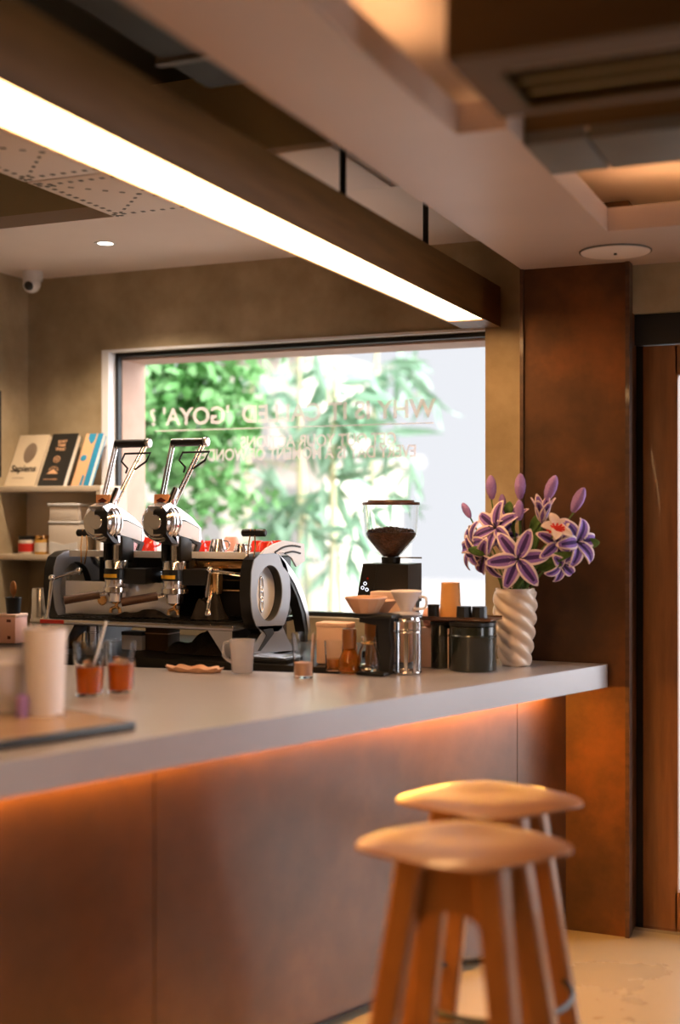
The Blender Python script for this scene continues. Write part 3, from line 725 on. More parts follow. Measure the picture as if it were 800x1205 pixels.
# cups and jugs standing on the machine
TZ = 1.459
def cup_prof(r, h): return [(0, 0), (r*.6, 0), (r*.72, .004), (r*.95, h*.55), (r, h), (r*.93, h), (r*.88, h*.6), (r*.6, .008), (0, .008)]
def cup(u, Y, m, r, h, label, handle=True, grp='cups on top of the coffee machine', flip=False):
    q = onY(u, 645, Y)
    t = thing('espresso_cup', label, 'cup', (q.x, Y, TZ), group=grp)
    pr = cup_prof(r, h)
    if flip: pr = [(a, h-b) for a, b in pr]
    G().lathe(pr).build('bowl', m, t)
    if handle: G().tube([(r*.85, 0, h*.8), (r+.018, 0, h*.78), (r+.02, 0, h*.45), (r*.75, 0, h*.3)], .004, smooth=4).build('handle', m, t)
cup(174, 4.80, M['red'], .040, .062, 'red cup between the two lever groups', flip=True)
cup(234, 4.78, M['red'], .036, .05, 'red cup just right of the second lever group', flip=True)
cup(246, 4.90, M['red'], .030, .045, 'red cup left of the steel jug', flip=True)
cup(303, 4.88, M['red'], .034, .048, 'red cup behind the black steam handle', flip=True)
cup(314, 4.78, M['red'], .034, .048, 'red cup on the machine right of the steam handle', flip=True)
cup(326, 4.86, M['red'], .034, .050, 'rightmost red cup on the machine', flip=True)
cup(272, 4.93, M['pink'], .040, .062, 'pale pink cup behind the steel jugs', False, flip=True)
def jug(u, Y, r, h, label):
    q = onY(u, 645, Y); t = thing('milk_jug', label, 'jug', (q.x, Y, TZ), group='steel jugs on the coffee machine')
    G().lathe([(0, 0), (r, 0), (r, .004), (r*.62, h), (r*.56, h), (r*.9, .008), (0, .008)]).build('body', M['chrome'], t)
    G().tube([(r*.65, 0, h*.9), (r+.012, 0, h*.8), (r+.012, 0, h*.4), (r*.88, 0, h*.25)], .003, smooth=4).build('handle', M['chrome'], t)
jug(256, 4.62, .040, .058, 'larger steel cone jug on the coffee machine')
jug(283, 4.60, .032, .040, 'small steel jug by the black steam handle')

# towels, things under and beside the machine
def cloth(name, label, c, size, mt, seed, cat='cloth'):
    rnd = random.Random(seed); n = 22; vs = []; fs = []
    ph = [rnd.uniform(0, 6) for _ in range(6)]
    for i in range(n+1):
        for j in range(n+1):
            x = i/n*2-1; y = j/n*2-1; e = max(0, 1-max(abs(x), abs(y))**3)
            z = size[2]*e*(.55+.25*math.sin(x*5+ph[0]+y*2)+.2*math.sin(y*7+ph[1]-x*3))
            wob = 1+.12*math.sin(math.atan2(y, x)*5+ph[2])
            vs.append((x*size[0]*wob, y*size[1]*wob, max(.002, z)))
    b = len(vs)
    vs += [(v[0], v[1], 0) for v in vs]
    for i in range(n):
        for j in range(n):
            q = [i*(n+1)+j, (i+1)*(n+1)+j, (i+1)*(n+1)+j+1, i*(n+1)+j+1]
            fs.append(q); fs.append([b+k for k in q][::-1])
    G().add(vs, fs).build(name, mt, loc=c, label=label, cat=cat, sharp=80)
cloth('bar_towel', 'dark crumpled towel lying along the machine drip tray', (-2.78, 4.50, 1.199), (.13, .055, .035), M['cloth'], 1)
cloth('bar_towel', 'dark towel bunched up under the water tap of the machine', (-2.48, 4.50, 1.199), (.06, .05, .13), M['cloth'], 2)
cloth('bar_towel', 'black cloth heaped on the back counter under the machine', (-2.56, 4.62, ZC+.001), (.15, .09, .10), M['cloth'], 3)
gcup = 'steel cups stored under the coffee machine'
for k, (u, lab) in enumerate(((81, 'leftmost steel cup under the machine tray'), (93, 'middle steel cup under the machine tray'), (110, 'steel cup nearest the carton under the tray'))):
    q = onY(u, 770, 4.56); t = thing('steel_cup', lab, 'cup', (q.x, 4.56, ZC+.001), group=gcup)
    G().lathe([(0, 0), (.024, 0), (.028, .10), (.026, .10), (.022, .004), (0, .004)]).build('body', M['brass'] if k == 1 else M['steel'], t)
    G().lathe([(.0285, .07), (.030, .072), (.030, .076), (.0285, .078)], close=True).build('rim', M['steel'], t)
q = onY(183, 770, 4.62); g = G(); g.b2((-.05, 0, 0), (.06, .1, .10), .003); t = thing('cardboard_carton', 'brown carton tucked under the middle of the machine', 'box', (q.x, 4.62, ZC+.001))
g.build('body', M['canopywood'], t); G().b2((-.051, -.001, .07), (.061, .101, .075)).build('tape', M['tan'], t)
q = onY(156, 770, 4.60); t = thing('paper_packet', 'small white packet under the machine beside the brown carton', 'packet', (q.x, 4.6, ZC+.001))
G().b2((-.055, 0, .0), (.045, .07, .075), .006).build('body', M['offwhite'], t); G().b2((-.056, -.001, .062), (.046, .071, .078), .002).build('fold', M['black'], t)
# steel canister left of the machine
q = onY(52, 728, 4.62); t = thing('steel_canister', 'tall tapered steel canister left of the coffee machine', 'canister', (q.x-.02, 4.62, ZC+.001))
G().lathe([(0, 0), (.043, 0), (.045, .01), (.036, .245), (.034, .25), (0, .25)]).build('body', M['steel'], t)
G().tube([(.036, 0, .22), (.065, 0, .21), (.070, 0, .12), (.043, 0, .08)], .005, smooth=4).build('handle', M['steel'], t)
# far left: pink tin, black pot, scrubbing brush
q = onY(8, 760, 4.62); t = thing('pink_tin', 'salmon pink square tin at the left end of the back counter', 'tin', (q.x, 4.62, ZC+.001))
G().b2((-.06, 0, 0), (.045, .09, .125), .006).build('body', M['pink'], t); G().b2((-.062, -.002, .117), (.047, .092, .13), .003).build('lid', M['peach'], t)
g = G(); g.b2((.0, -.0015, .095), (.022, 0, .107)); g.b2((.004, -.0015, .02), (.02, 0, .034)); g.build('label', M['badge2'], t)
t = thing('black_pot', 'small black pot standing on the pink tin', 'pot', (q.x+.005, 4.66, ZC+.132))
G().lathe([(0, 0), (.030, 0), (.036, .07), (.033, .07), (.028, .006), (0, .006)]).build('body', M['black'], t); G().ring((0, 0, .07), .035, .003).build('rim', M['blackmet'], t)
t = thing('wooden_spoon', 'honey wooden spoon standing in the black pot', 'spoon', (q.x+.005, 4.66, ZC+.139))
G().tube([(0, 0, 0), (.0, 0, .08)], .005).build('handle', M['wood'], t); G().ball((0, 0, .105), (.018, .008, .034)).build('bowl', M['wood'], t)

# ------------------------------------------------------------------ grinder
q = onY(460, 700, 4.80); gx_, gy_ = q.x, 4.80
gr = thing('coffee_grinder', 'black coffee grinder with a clear hopper of beans in front of the window', 'coffee grinder', (gx_, gy_, ZC+.001))
def gz(v): return onY(457, v, gy_).z-ZC
sc_ = 5.13/FPX
def gxw(u): return onY(u, 700, gy_-.09).x-gx_
g = G(); g.prism([(gxw(427), gz(663)), (gxw(480), gz(663)), (gxw(480), gz(708)), (gxw(419), gz(708))], 'Y', -.09, .07); g.prism([(-.07, .03), (.07, .03), (.08, gz(706)), (-.10, gz(706))], 'Y', -.02, .12); g.build('body', M['black'], gr, sharp=20)
G().b2((-.11, -.11, 0), (.11, .13, .03), .006).build('base', M['blackmet'], gr)
g = G(); x0, x1_ = gxw(421), gxw(440)
g.prism([(gxw(428), gz(665)), (gxw(443), gz(665)), (gxw(439), gz(700)), (gxw(422), gz(700))], 'Y', -.093, -.0905); dp = g.build('display', M['blackmet'], gr)
g = G(); g.ring((gxw(430), -.094, gz(686)), .006, .0015, ax='Y', seg=20); g.ring((gxw(427), -.094, gz(691)), .006, .0015, ax='Y', seg=20); g.ring((gxw(432), -.094, gz(693)), .006, .0015, ax='Y', seg=20); g.build('buttons', M['screen'], dp)
G().cyl((gxw(433), -.0935, gz(680)), (gxw(433), -.0945, gz(680)), .004).build('indicator', M['red'], dp)
G().lathe([(0, gz(663)), (.038, gz(663)), (.040, gz(656)), (0, gz(655))]).build('collar', M['blackmet'], gr)
G().b2((.03, -.004, gz(657)), (.13, .004, gz(655.3))).build('slide_gate', M['steel'], gr)
ho = [(.034, gz(656)), (.102, gz(632)), (.106, gz(628)), (.113, gz(594))]
g = G(); g.lathe(ho+[(r-.003, z) for r, z in ho[::-1]], close=True, seg=48); g.build('hopper', M['glass'], gr)
g = G(); g.lathe([(0, gz(594.5)), (.116, gz(594.5)), (.116, gz(591.5)), (.095, gz(591)), (.093, gz(589)), (0, gz(588.6))], seg=48); g.build('hopper_lid', M['wood_dark'], gr)
# beans: a cone of beans with loose ones on top
g = G(); g.lathe([(0, gz(655.5)), (.030, gz(655)), (.097, gz(632.5)), (.101, gz(627)), (.07, gz(624)), (.03, gz(622.5)), (0, gz(622))], seg=40)
rb = random.Random(3)
for k in range(420):
    a = rb.uniform(0, 2*PI); r = .098*math.sqrt(rb.random()); z = gz(622)+(gz(626.5)-gz(622))*(r/.098)+rb.uniform(0, .008)
    g.ball((r*math.cos(a)*.97, r*math.sin(a)*.97, z), (.0058, .004, .003), seg=6, M=Euler((rb.uniform(0, 3), rb.uniform(0, 3), rb.uniform(0, 3))).to_matrix().to_4x4())
g.build('coffee_beans', M['beans'], loc=(gx_, gy_, ZC+.001), label='dark roasted coffee beans heaped in the clear hopper', cat='coffee beans', kind='stuff')

# ------------------------------------------------------------------ things on the bar top
ZT = ZC+.0015
def bp(u, v, z=ZT):
    p = onZ(u, v, z); return p
BO = onZ(160, 860, ZC); BA = math.atan2(ud.y, ud.x)-PI/2
def seat_on(p, r=.06):
    q = Matrix.Rotation(-BA, 3, 'Z') @ (Vector((p.x, p.y, 0))-Vector((BO.x, BO.y, 0)))
    inside = -1.0+r < q.x < -r and -1.5+r < q.y < -r
    clear = q.y > r or q.x < -1.0-r
    return inside, clear, q
def glass_prof(r0, r1, h, th=.003): return [(0, 0), (r0, 0), (r1, h), (r1-th, h), (r0-th, .008), (0, .008)]
def tumbler(u, v, r0, r1, h, label, name='drinking_glass', m='glass', liquid=None, lh=.5, grp=None, ice=False, straw=None, z=ZT):
    p = bp(u, v, z)
    if z > ZT and not seat_on(p)[0]: p = bp(u, v)
    t = thing(name, label, 'glass', p, group=grp)
    G().lathe(glass_prof(r0, r1, h), seg=40).build('glass_body', M[m], t)
    if liquid:
        rr = r0+(r1-r0)*lh
        G().lathe([(0, .0085), (r0-.0036, .0085), (rr-.0036, h*lh), (0, h*lh)], seg=40).build('drink', M[liquid], t)
    if ice:
        g = G(); rn = random.Random(u)
        for k in range(4): g.box((rn.uniform(-.016, .016), rn.uniform(-.016, .016), h*lh-.004+k*.004), (.024, .024, .022), .003, (rn.uniform(0, 1), rn.uniform(0, 1), rn.uniform(0, 2)))
        g.build('ice_cubes', M['ice'], t)
    if straw:
        G().tube([(-.01, 0, .012), straw], .0045, seg=10).build('straw', M['white'], t)
    return t
# measuring jug
p = bp(285, 792); t = thing('measuring_jug', 'small frosted plastic measuring jug near the machine foot', 'jug', p)
G().lathe([(0, 0), (.036, 0), (.038, .004), (.046, .118), (.048, .121), (.044, .121), (.034, .006), (0, .006)], seg=36).build('body', M['frost'], t)
G().tube([(-.042, 0, .105), (-.074, 0, .105), (-.076, 0, .06), (-.040, 0, .035)], .0055, smooth=4).build('handle', M['frost'], t)
# black scale tray on back counter edge
p = onY(305, 780, 4.43); t = thing('coffee_scale', 'flat black scale with a pale plate at the edge of the back counter', 'scale', (p.x, 4.43, ZC+.001))
G().b2((-.12, -.03, 0), (.13, .12, .018), .004).build('body', M['black'], t); G().b2((-.11, -.02, .018), (.12, .11, .022), .002).build('plate', M['steel'], t)
# scalloped snack / wooden dish
p = bp(228, 790); g = G()
vs = [(0, 0, .004)]; n = 60
for k in range(n):
    a = 2*PI*k/n; r = 1+.07*math.sin(a*9); vs.append((.115*r*math.cos(a), .05*r*math.sin(a), .016+.004*math.sin(a*9)))
for k in range(n):
    a = 2*PI*k/n; r = 1+.07*math.sin(a*9); vs.append((.10*r*math.cos(a), .042*r*math.sin(a), 0))
fs = [[0, 1+k, 1+(k+1) % n] for k in range(n)]+[[1+k, 1+n+k, 1+n+(k+1) % n, 1+(k+1) % n] for k in range(n)]+[[1+n+k for k in range(n)][::-1]]
g.add(vs, fs); g.build('scalloped_dish', M['tan'], loc=p, label='flat tan dish with a scalloped rim lying on the bar below the machine', cat='dish', sharp=60)
tumbler(357, 797, .034, .0425, .155, 'clear tumbler with a brown drink standing right of the machine foot', liquid='tan', lh=.34)
tumbler(330, 792, .022, .026, .05, 'tiny shot glass beside the clear tumbler', lh=.3, liquid='amber') if False else None
p = bp(357, 800); 
tumbler(393, 789, .030, .036, .11, 'short glass with an orange brown drink behind the clear tumbler', liquid='amber', lh=.4)
# roll of peach paper
p = bp(385, 783); t = thing('paper_box', 'pale peach box behind the glasses right of the machine', 'box', (p.x, p.y+.04, ZT))
G().b2((-.065, 0, 0), (.065, .08, .155), .006).build('body', M['peach'], t); G().b2((-.067, -.002, .14), (.067, .082, .158), .004).build('lid', M['peach'], t)
# amber carafe with wooden neck
p = bp(411, 792); t = thing('pour_over_carafe', 'small amber carafe with an orange wooden neck', 'carafe', p)
G().lathe([(0, 0), (.034, 0), (.042, .012), (.038, .05), (.018, .095), (.016, .10), (.024, .14), (.022, .14), (.013, .10), (.034, .05), (.036, .01), (0, .006)], seg=36).build('body', M['amber'], t)
G().lathe([(.0165, .085), (.024, .09), (.026, .13), (.025, .16), (.018, .16)], close=True).build('collar', M['wood'], t)
tumbler(427, 790, .030, .036, .10, 'glass server catching the light beside the amber carafe', liquid='amber', lh=.25)
# dripper stand: black column with glass server and tan filter bowl on top
p = bp(447, 794); t = thing('drip_stand', 'black dripper stand with a dark glass server under it', 'coffee dripper', p)
G().b2((-.075, -.045, 0), (.035, .055, .012), .004).build('base', M['blackmet'], t)
g = G(); g.prism([(.0, .012), (.035, .012), (.045, .10), (.035, .16), (.04, .215), (-.08, .215), (-.08, .185), (-.01, .175), (-.005, .10)], 'Y', .0, .035); g.build('column', M['black'], t)
G().b2((-.082, -.05, .205), (.065, .06, .218), .003).build('top_plate', M['black'], t)
g = G(); g.lathe([(0, .013), (.03, .013), (.042, .03), (.036, .08), (.022, .11), (.026, .135), (.023, .135), (.019, .11), (.033, .08), (.038, .03), (0, .018)], (-.042, -.004, 0), seg=32); g.build('server', M['glass'], t)
G().ring((-.042, -.004, .112), .024, .004).build('server_band', M['brass'], t)
p2 = p+Vector((-.055, 0, .2195)); t = thing('filter_bowl', 'wide tan filter bowl resting on the black dripper stand', 'bowl', p2)
G().lathe([(0, 0), (.045, 0), (.078, .055), (.074, .055), (.042, .004), (0, .004)], seg=12).build('bowl', M['tan'], t, sharp=15)
G().ring((0, 0, .055), .076, .003, seg=12).build('rim', M['peach'], t)
# fluted copper paper left of it
p3 = p+Vector((-.05, .22, 0)); t = thing('filter_stack', 'stack of fluted orange paper filters behind the tan bowl', 'paper filters', (p3.x-.06, p3.y, ZT))
vs = []; n = 48; g = G()
for k in range(n):
    a = 2*PI*k/n; e = 1+.06*(k % 2)
    for r, z in ((.035, .18), (.085*e, .25)): vs.append((r*math.cos(a), r*math.sin(a), z))
g.add(vs, [[2*k, 2*((k+1) % n), 2*((k+1) % n)+1, 2*k+1] for k in range(n)]+[[2*k for k in range(n)]]); g.build('filters', M['tan'], t)
G().lathe([(0, 0), (.035, 0), (.035, .18), (0, .18)]).build('holder', M['wood'], t)
# v60 dripper
p = bp(478, 792)
t = thing('cone_dripper', 'white ceramic cone dripper standing on the glass press pot', 'coffee dripper', Vector((p.x, p.y, ZT+.212)))
G().lathe([(0, 0), (.052, 0), (.052, .006), (.022, .010), (.022, .018), (.058, .082), (.056, .086), (.052, .082), (.018, .02), (0, .018)], seg=36).build('cone', M['milk'], t)
G().tube([(.045, 0, .065), (.075, 0, .06), (.07, 0, .025), (.025, 0, .02)], .005, smooth=4).build('handle', M['milk'], t)
# press pot
t = thing('press_pot', 'glass press pot in a chrome ribbed frame with black handle', 'coffee press', p)
G().lathe(glass_prof(.050, .050, .19), seg=40).build('glass_body', M['glass'], t)
g = G(); g.ring((0, 0, .006), .052, .004); g.ring((0, 0, .192), .052, .005); g.ring((0, 0, .15), .052, .003)
for k in range(10):
    a = 2*PI*k/10; g.box((.0525*math.cos(a), .0525*math.sin(a), .10), (.003, .011, .19), 0, (0, 0, a))
g.build('frame', M['chrome'], t)
G().lathe([(0, .195), (.055, .195), (.055, .203), (.03, .210), (0, .211)], seg=36).build('lid', M['chrome'], t)
G().tube([(-.052, -.01, .185), (-.095, -.02, .18), (-.10, -.02, .11), (-.085, -.02, .05), (-.052, -.01, .03)], .010, smooth=5).build('handle', M['black'], t)
# peach boxes behind the drippers
p = onY(460, 700, 4.62); t = thing('paper_box', 'square peach box in front of the grinder', 'box', (p.x, 4.66, ZC+.001))
G().b2((-.085, -.04, 0), (.075, .04, .268), .004).build('body', M['peach'], t); G().b2((-.087, -.042, .24), (.077, .042, .272), .003).build('lid', M['peach'], t)
p = onY(515, 712, 4.50); t = thing('paper_roll', 'rounded peach paper roll lying right of the white dripper', 'paper roll', (p.x-.02, 4.56, ZC+.15))
g = G(); g.cyl((-.05, 0, .035), (.06, 0, .035), .036, bev=.004); g.build('roll', M['pink'], t); g = G(); g.b2((-.06, -.045, -.149), (.07, .045, 0), .004); g.build('carton', M['peach'], t)
# black canisters with cup tray on top
def canister(u, v, r, h, label):
    p = bp(u, v); t = thing('black_canister', label, 'canister', p, group='black canisters on the bar')
    G().lathe([(0, 0), (r*.97, 0), (r, .004), (r, h*.72), (r*1.02, h*.74), (r*1.02, h*.78), (r*.985, h*.80), (r*.985, h-.004), (r*.95, h), (0, h)], seg=48).build('body', M['darkgreen'], t)
    G().lathe([(0, h), (r, h), (r, h+.012), (0, h+.014)], seg=48).build('lid', M['black'], t)
    return p
pc = canister(556, 788, .088, .165, 'wide black canister next to the twisted vase')
canister(520, 785, .045, .160, 'narrower black canister between the press pot and the wide one')
t = thing('serving_tray', 'dark brown tray laid over the black canisters', 'tray', (pc.x-.055, pc.y+.02, ZT+.181))
G().b2((-.16, -.07, 0), (.14, .08, .008), .003).build('base', M['wood_dark'], t); g = G(); g.b2((-.16, -.07, .008), (.14, -.066, .014)); g.b2((-.16, .076, .008), (.14, .08, .014)); g.build('rim', M['wood_dark'], t)
tz = ZT+.1895
def on_tray(name, u, r0, r1, h, m, label, cat, seg=36, dy=0, lidm=None):
    q = onY(u, 720, pc.y+dy); t = thing(name, label, cat, (q.x, pc.y+dy, tz))
    G().lathe([(0, 0), (r0, 0), (r1, h), (r1*.93, h), (r0*.9, .004), (0, .004)] if r1 >= r0 else [(0, h), (r1, h), (r0, .004), (r0*1.03, 0), (r0*.94, 0), (r1*.9, h-.006), (0, h-.006)], seg=seg).build('body', m, t, sharp=20)
    G().ring((0, 0, h if r1 >= r0 else .003), max(r0, r1), .002, seg=seg).build('rim', lidm or m, t)
on_tray('kraft_cup', 530, .040, .034, .128, M['orangecup'], 'orange kraft cup upside down on the dark tray', 'cup', dy=.03)
on_tray('black_cup', 546, .030, .028, .045, M['black'], 'left of the two black cups right of the orange cup', 'cup', 10, dy=-.02)
on_tray('black_cup', 564, .030, .028, .045, M['black'], 'black cup at the right end of the dark tray nearest the vase', 'cup', 10, dy=-.01)
on_tray('black_cup', 510, .022, .022, .045, M['blackmet'], 'small black cup at the left end of the dark tray', 'cup', dy=-.01)

# foreground: black edged tray with glasses
T0 = onZ(160, 860, ZC); 
t = thing('bar_mat', 'black edged wooden serving board lying on the bar under the glasses', 'serving board', (T0.x, T0.y, ZT), rotz=math.atan2(ud.y, ud.x)-PI/2)
g = G(); g.b2((-1.0, -1.5, 0), (0, 0, .024), .003); 
g.build('board', M['black'], t)
TT = ZT+.0245
G().b2((-.985, -1.485, .0235), (-.012, -.012, .0245)).build('inlay', M['boardtop'], t)
tumbler(105, 818, .042, .050, .165, 'left iced tea glass with a white straw', liquid='tea', lh=.55, ice=True, straw=(.05, .02, .235), grp='iced tea glasses', z=TT)
tumbler(142, 814, .042, .050, .165, 'right iced tea glass beside the one with a straw', liquid='tea', lh=.55, ice=True, grp='iced tea glasses', z=TT)
p = bp(53, 840, TT); t = thing('frosted_cup', 'tall milky white cup standing left of the iced tea glasses', 'cup', p)
G().lathe([(0, 0), (.050, 0), (.059, .235), (.056, .235), (.047, .006), (0, .006)], seg=40).build('body', M['milk'], t)
G().ring((0, 0, .235), .0575, .0025).build('rim', M['frost'], t)
tumbler(6, 838, .052, .06, .17, 'pale glass at the left edge of the picture', m='frost', liquid='milk', lh=.8, z=TT)
p = bp(26, 843, TT); G().lathe([(0, 0), (.016, 0), (.018, .05), (.010, .06), (0, .06)]).build('purple_bottle', M['bud'], loc=p, label='tiny purple bottle between the pale glass and the milky cup', cat='bottle')
p = bp(77, 845, TT); G().tube([(-.03, 0, .006), (0, 0, .008), (.012, -.01, .004)], .003).build('teaspoon', M['chrome'], loc=p, label='small shiny teaspoon on the board below the iced tea', cat='spoon')
# bowl at far left
p = onY(10, 775, 4.1)

# ------------------------------------------------------------------ vase with lilies
vp = Vector((onZ(606, 783, ZT).x, 4.72, ZT)); vp.x = onY(606, 783, 4.72).x
t = thing('twisted_vase', 'cream spiral fluted vase holding purple lilies at the end of the bar', 'vase', vp)
g = G(); H = .292; n = 72; m_ = 60; vs = []; fs = []
for i in range(m_+1):
    z = i/m_
    base = .056+.022*min(1, z/.75)**.9-(.004 if z > .95 else 0)
    for k in range(n):
        a = 2*PI*k/n; tw = z*PI*1.55
        amp = .0085*math.sin(PI*min(1, max(0, (z+.02))*1.0))**.35 if 0 < z < 1 else 0
        f = abs(math.sin((a*5+z*PI*11)/2))          # lobes winding round
        r = base+amp*(f*2-1)
        vs.append((r*math.cos(a), r*math.sin(a), z*H))
for i in range(m_):
    for k in range(n):
        k2 = (k+1) % n; fs.append([i*n+k, i*n+k2, (i+1)*n+k2, (i+1)*n+k])
fs.append(list(range(n))[::-1])
b0 = len(vs)
for z_, r_ in ((H, .068), (H-.03, .066)):
    for k in range(n): a = 2*PI*k/n; vs.append((r_*math.cos(a), r_*math.sin(a), z_))
for k in range(n):
    k2 = (k+1) % n; fs.append([m_*n+k, m_*n+k2, b0+k2, b0+k]); fs.append([b0+k, b0+k2, b0+n+k2, b0+n+k])
fs.append([b0+n+k for k in range(n)])
g.add(vs, fs); g.build('body', M['vase'], t, sharp=60)

def petal_geo(L, W, curl, cup=.25, notch=0):
    """petal along +X starting at origin, bending up then back"""
    g = G(); ns = 10; cols = [-1, -.72, -.28, 0, .28, .72, 1]; vs = []
    x = z = 0; ang = math.radians(curl[0]); rows = []
    for i in range(ns+1):
        s = i/ns
        wd = W*(math.sin(PI*min(1, s*.93+.05)**.85)**.75)*(.62 if s < .06 else 1)
        if i == ns: wd = W*.10
        a = math.radians(curl[0]+(curl[1]-curl[0])*s**1.6)
        if i: x += math.cos(a)*L/ns; z += math.sin(a)*L/ns
        for c in cols:
            vs.append((x-math.sin(a)*cup*abs(c)**1.6*wd, c*wd, z+math.cos(a)*cup*abs(c)**1.6*wd))
    n = len(cols)
    for i in range(ns):
        for k in range(n-1):
            edge = k in (0, n-2) or i >= ns-1
            g.cur = 0 if edge else (2 if k in (2, 3) and i < ns-2 else 1)
            b = len(g.v)
            g.add([vs[i*n+k], vs[i*n+k+1], vs[(i+1)*n+k+1], vs[(i+1)*n+k]], [[0, 1, 2, 3]])
    return g
def solid(o):
    md = o.modifiers.new('thickness', 'SOLIDIFY'); md.thickness = .004; md.offset = 0
PM = [M['petalrim'], M['petal'], M['petalmid']]
base0 = vp+Vector((0, 0, H-.03)); base = base0.copy(); nstem = [0]
def next_base():      # every stem starts from its own spot inside the vase
    nstem[0] += 1; k = nstem[0]; rr_ = .050*math.sqrt(k/32); a_ = k*2.39996
    return base0+Vector((rr_*math.cos(a_), rr_*math.sin(a_), 0))
def frame_to(dirv, roll=0):
    q = Vector(dirv).normalized().to_track_quat('Z', 'Y'); return q.to_matrix().to_4x4() @ Matrix.Rotation(roll, 4, 'Z')
def lily(c, dirv, L, label, roll=0, open_=(8, -45), W=.021, mats=None, k6=6, stamens=True):
    mats = mats or PM; base = next_base(); lily.base = base
    t = thing('lily', label, 'flower', base+Vector((0, 0, -.02)), group=None)
    c = Vector(c)-base+Vector((0, 0, .02)); F = Matrix.Translation(c) @ frame_to(dirv, roll)
    pg = petal_geo(L*1.24, W*1.22, open_)
    me = None
    for k in range(k6):
        o = pg.build('petal', mats, t, mods=solid) if me is None else bpy.data.objects.new('petal', me)
        if me is None: me = o.data
        else: COL.objects.link(o); o.parent = t; solid(o)
        o.matrix_local = F @ Matrix.Rotation(2*PI*k/k6, 4, 'Z') @ Matrix.Translation((.004, 0, .003*(k % 2)))
    d = Vector(dirv).normalized()
    G().tube([(0, 0, .0), (c.x*.35, c.y*.35, c.z*.45), tuple(c-d*.05), tuple(c)], .0032, smooth=5, seg=8).build('stem', M['stem'], t)
    if stamens:
        g = G()
        for k in range(5):
            a = 2*PI*k/5+.4; e = F @ Vector((.012*math.cos(a), .012*math.sin(a), .03)); g.tube([tuple(c), tuple(e)], .0012, seg=6); g.ball(e, .003, seg=6)
        g.build('stamens', M['inkdark'], t)
    return t
def fl(u, v, Y): return onY(u, v, Y)
camdir = lambda p: (Vector((0, 0, CAMZ))-p).normalized()
p = fl(609, 658, 4.60); lily(p, camdir(p)+Vector((.05, 0, .02)), .098, 'big open purple lily facing forward just above the vase rim', .12, (10, -28), .024)
p = fl(570, 655, 4.64); lily(p, (-.45, -.7, -.6), .088, 'purple lily drooping low on the left over the vase', .9, (25, -40), .020)
p = fl(558, 642, 4.70); lily(p, (-.75, -.6, .1), .085, 'purple lily pointing far left beside the window edge', .2, (30, -45), .020)
p = fl(584, 622, 4.66); lily(p, (-.35, -.8, .35), .090, 'purple lily up left of the centre bloom', .5, (22, -25), .021)
p = fl(603, 618, 4.72); lily(p, (-.1, -.5, .9), .075, 'half open purple lily near the top middle of the bunch', .3, (50, 25), .018)
p = fl(637, 615, 4.70); lily(p, (.15, -.3, 1), .085, 'upright narrow purple lily right of the top middle', .9, (72, 60), .018)
p = fl(655, 640, 4.68); lily(p, (.5, -.6, .1), .075, 'purple lily behind the cream flower on the right', .6, (25, -30), .019)
p = fl(678, 638, 4.68); lily(p, (.75, -.5, .15), .088, 'purple lily pointing right with curled tips', .1, (35, -60), .022)
p = fl(660, 662, 4.70); lily(p, (.6, -.4, -.5), .070, 'small purple lily hanging low at the right', .5, (40, -40), .018)
p = fl(590, 635, 4.72); lily(p, (-.2, -.7, .6), .070, 'purple lily tucked in the middle behind the front bloom', 1.1, (30, -20), .018)
p = fl(655, 622, 4.62); tl = lily(p, camdir(p)+Vector((.5, 0, .9)), .050, 'cream flower with a red heart at the upper right of the bunch', .52, (25, -15), .017, [M['creampetal']]*3, 5, False)
cc = p-lily.base+Vector((0, 0, .02)); g = G()
for k in range(6):
    a = PI*k/6+.3; g.tube([tuple(cc+Vector((math.cos(a)*.035, -.016, math.sin(a)*.02))), tuple(cc+Vector((0, -.022, 0))), tuple(cc-Vector((math.cos(a)*.035, .016, math.sin(a)*.02)))], .004, seg=6)
g.build('red_heart', M['redyarn'], tl)
def budf(u, v, Y, lean, label, s=1.0):
    base = next_base()
    t = thing('lily_bud', label, 'flower bud', base+Vector((0, 0, -.02)))
    c = onY(u, v, Y)-base+Vector((0, 0, .02)); d = Vector(lean).normalized()
    prof = [(0, 0), (.010, .006), (.019, .03), (.022, .055), (.018, .080), (.009, .098), (0, .104)]
    g = G(); vs = []; fs = []; n = 24
    for i, (r, z) in enumerate(prof):
        for k in range(n):
            a = 2*PI*k/n; rr = r*(1+.10*abs(math.cos(3*a))-.05); vs.append((rr*math.cos(a)*s, rr*math.sin(a)*s, (z-.05)*s))
    for i in range(len(prof)-1):
        for k in range(n): fs.append([i*n+k, i*n+(k+1) % n, (i+1)*n+(k+1) % n, (i+1)*n+k])
    F = Matrix.Translation(c) @ frame_to(d)
    g.add(vs, fs, F); g.build('bud', M['bud'], t, sharp=60)
    e = c-d*.05*s
    G().tube([(0, 0, 0), tuple(Vector((e.x*.4, e.y*.4, e.z*.5))), tuple(e-d*.02), tuple(e+d*.006)], .003, smooth=5, seg=8).build('stem', M['stem'], t)
budf(578, 574, 4.72, (-.06, 0, 1), 'tall purple bud at the top left of the bunch', .92)
budf(612, 573, 4.74, (.02, 0, 1), 'tall purple bud at the top middle of the bunch', .98)
budf(648, 575, 4.72, (.38, 0, 1), 'purple bud leaning right at the top of the bunch', 1.0)
budf(680, 589, 4.70, (.48, 0, 1), 'rightmost purple bud leaning out past the cream flower', 1.0)
budf(611, 601, 4.64, (.02, -.1, 1), 'short purple bud in front of the top middle one', .78)
budf(549, 601, 4.72, (-.55, 0, 1), 'leftmost purple bud leaning towards the window', .66)
budf(591, 592, 4.76, (-.05, 0, 1), 'small purple bud between the two tallest on the left', .66)
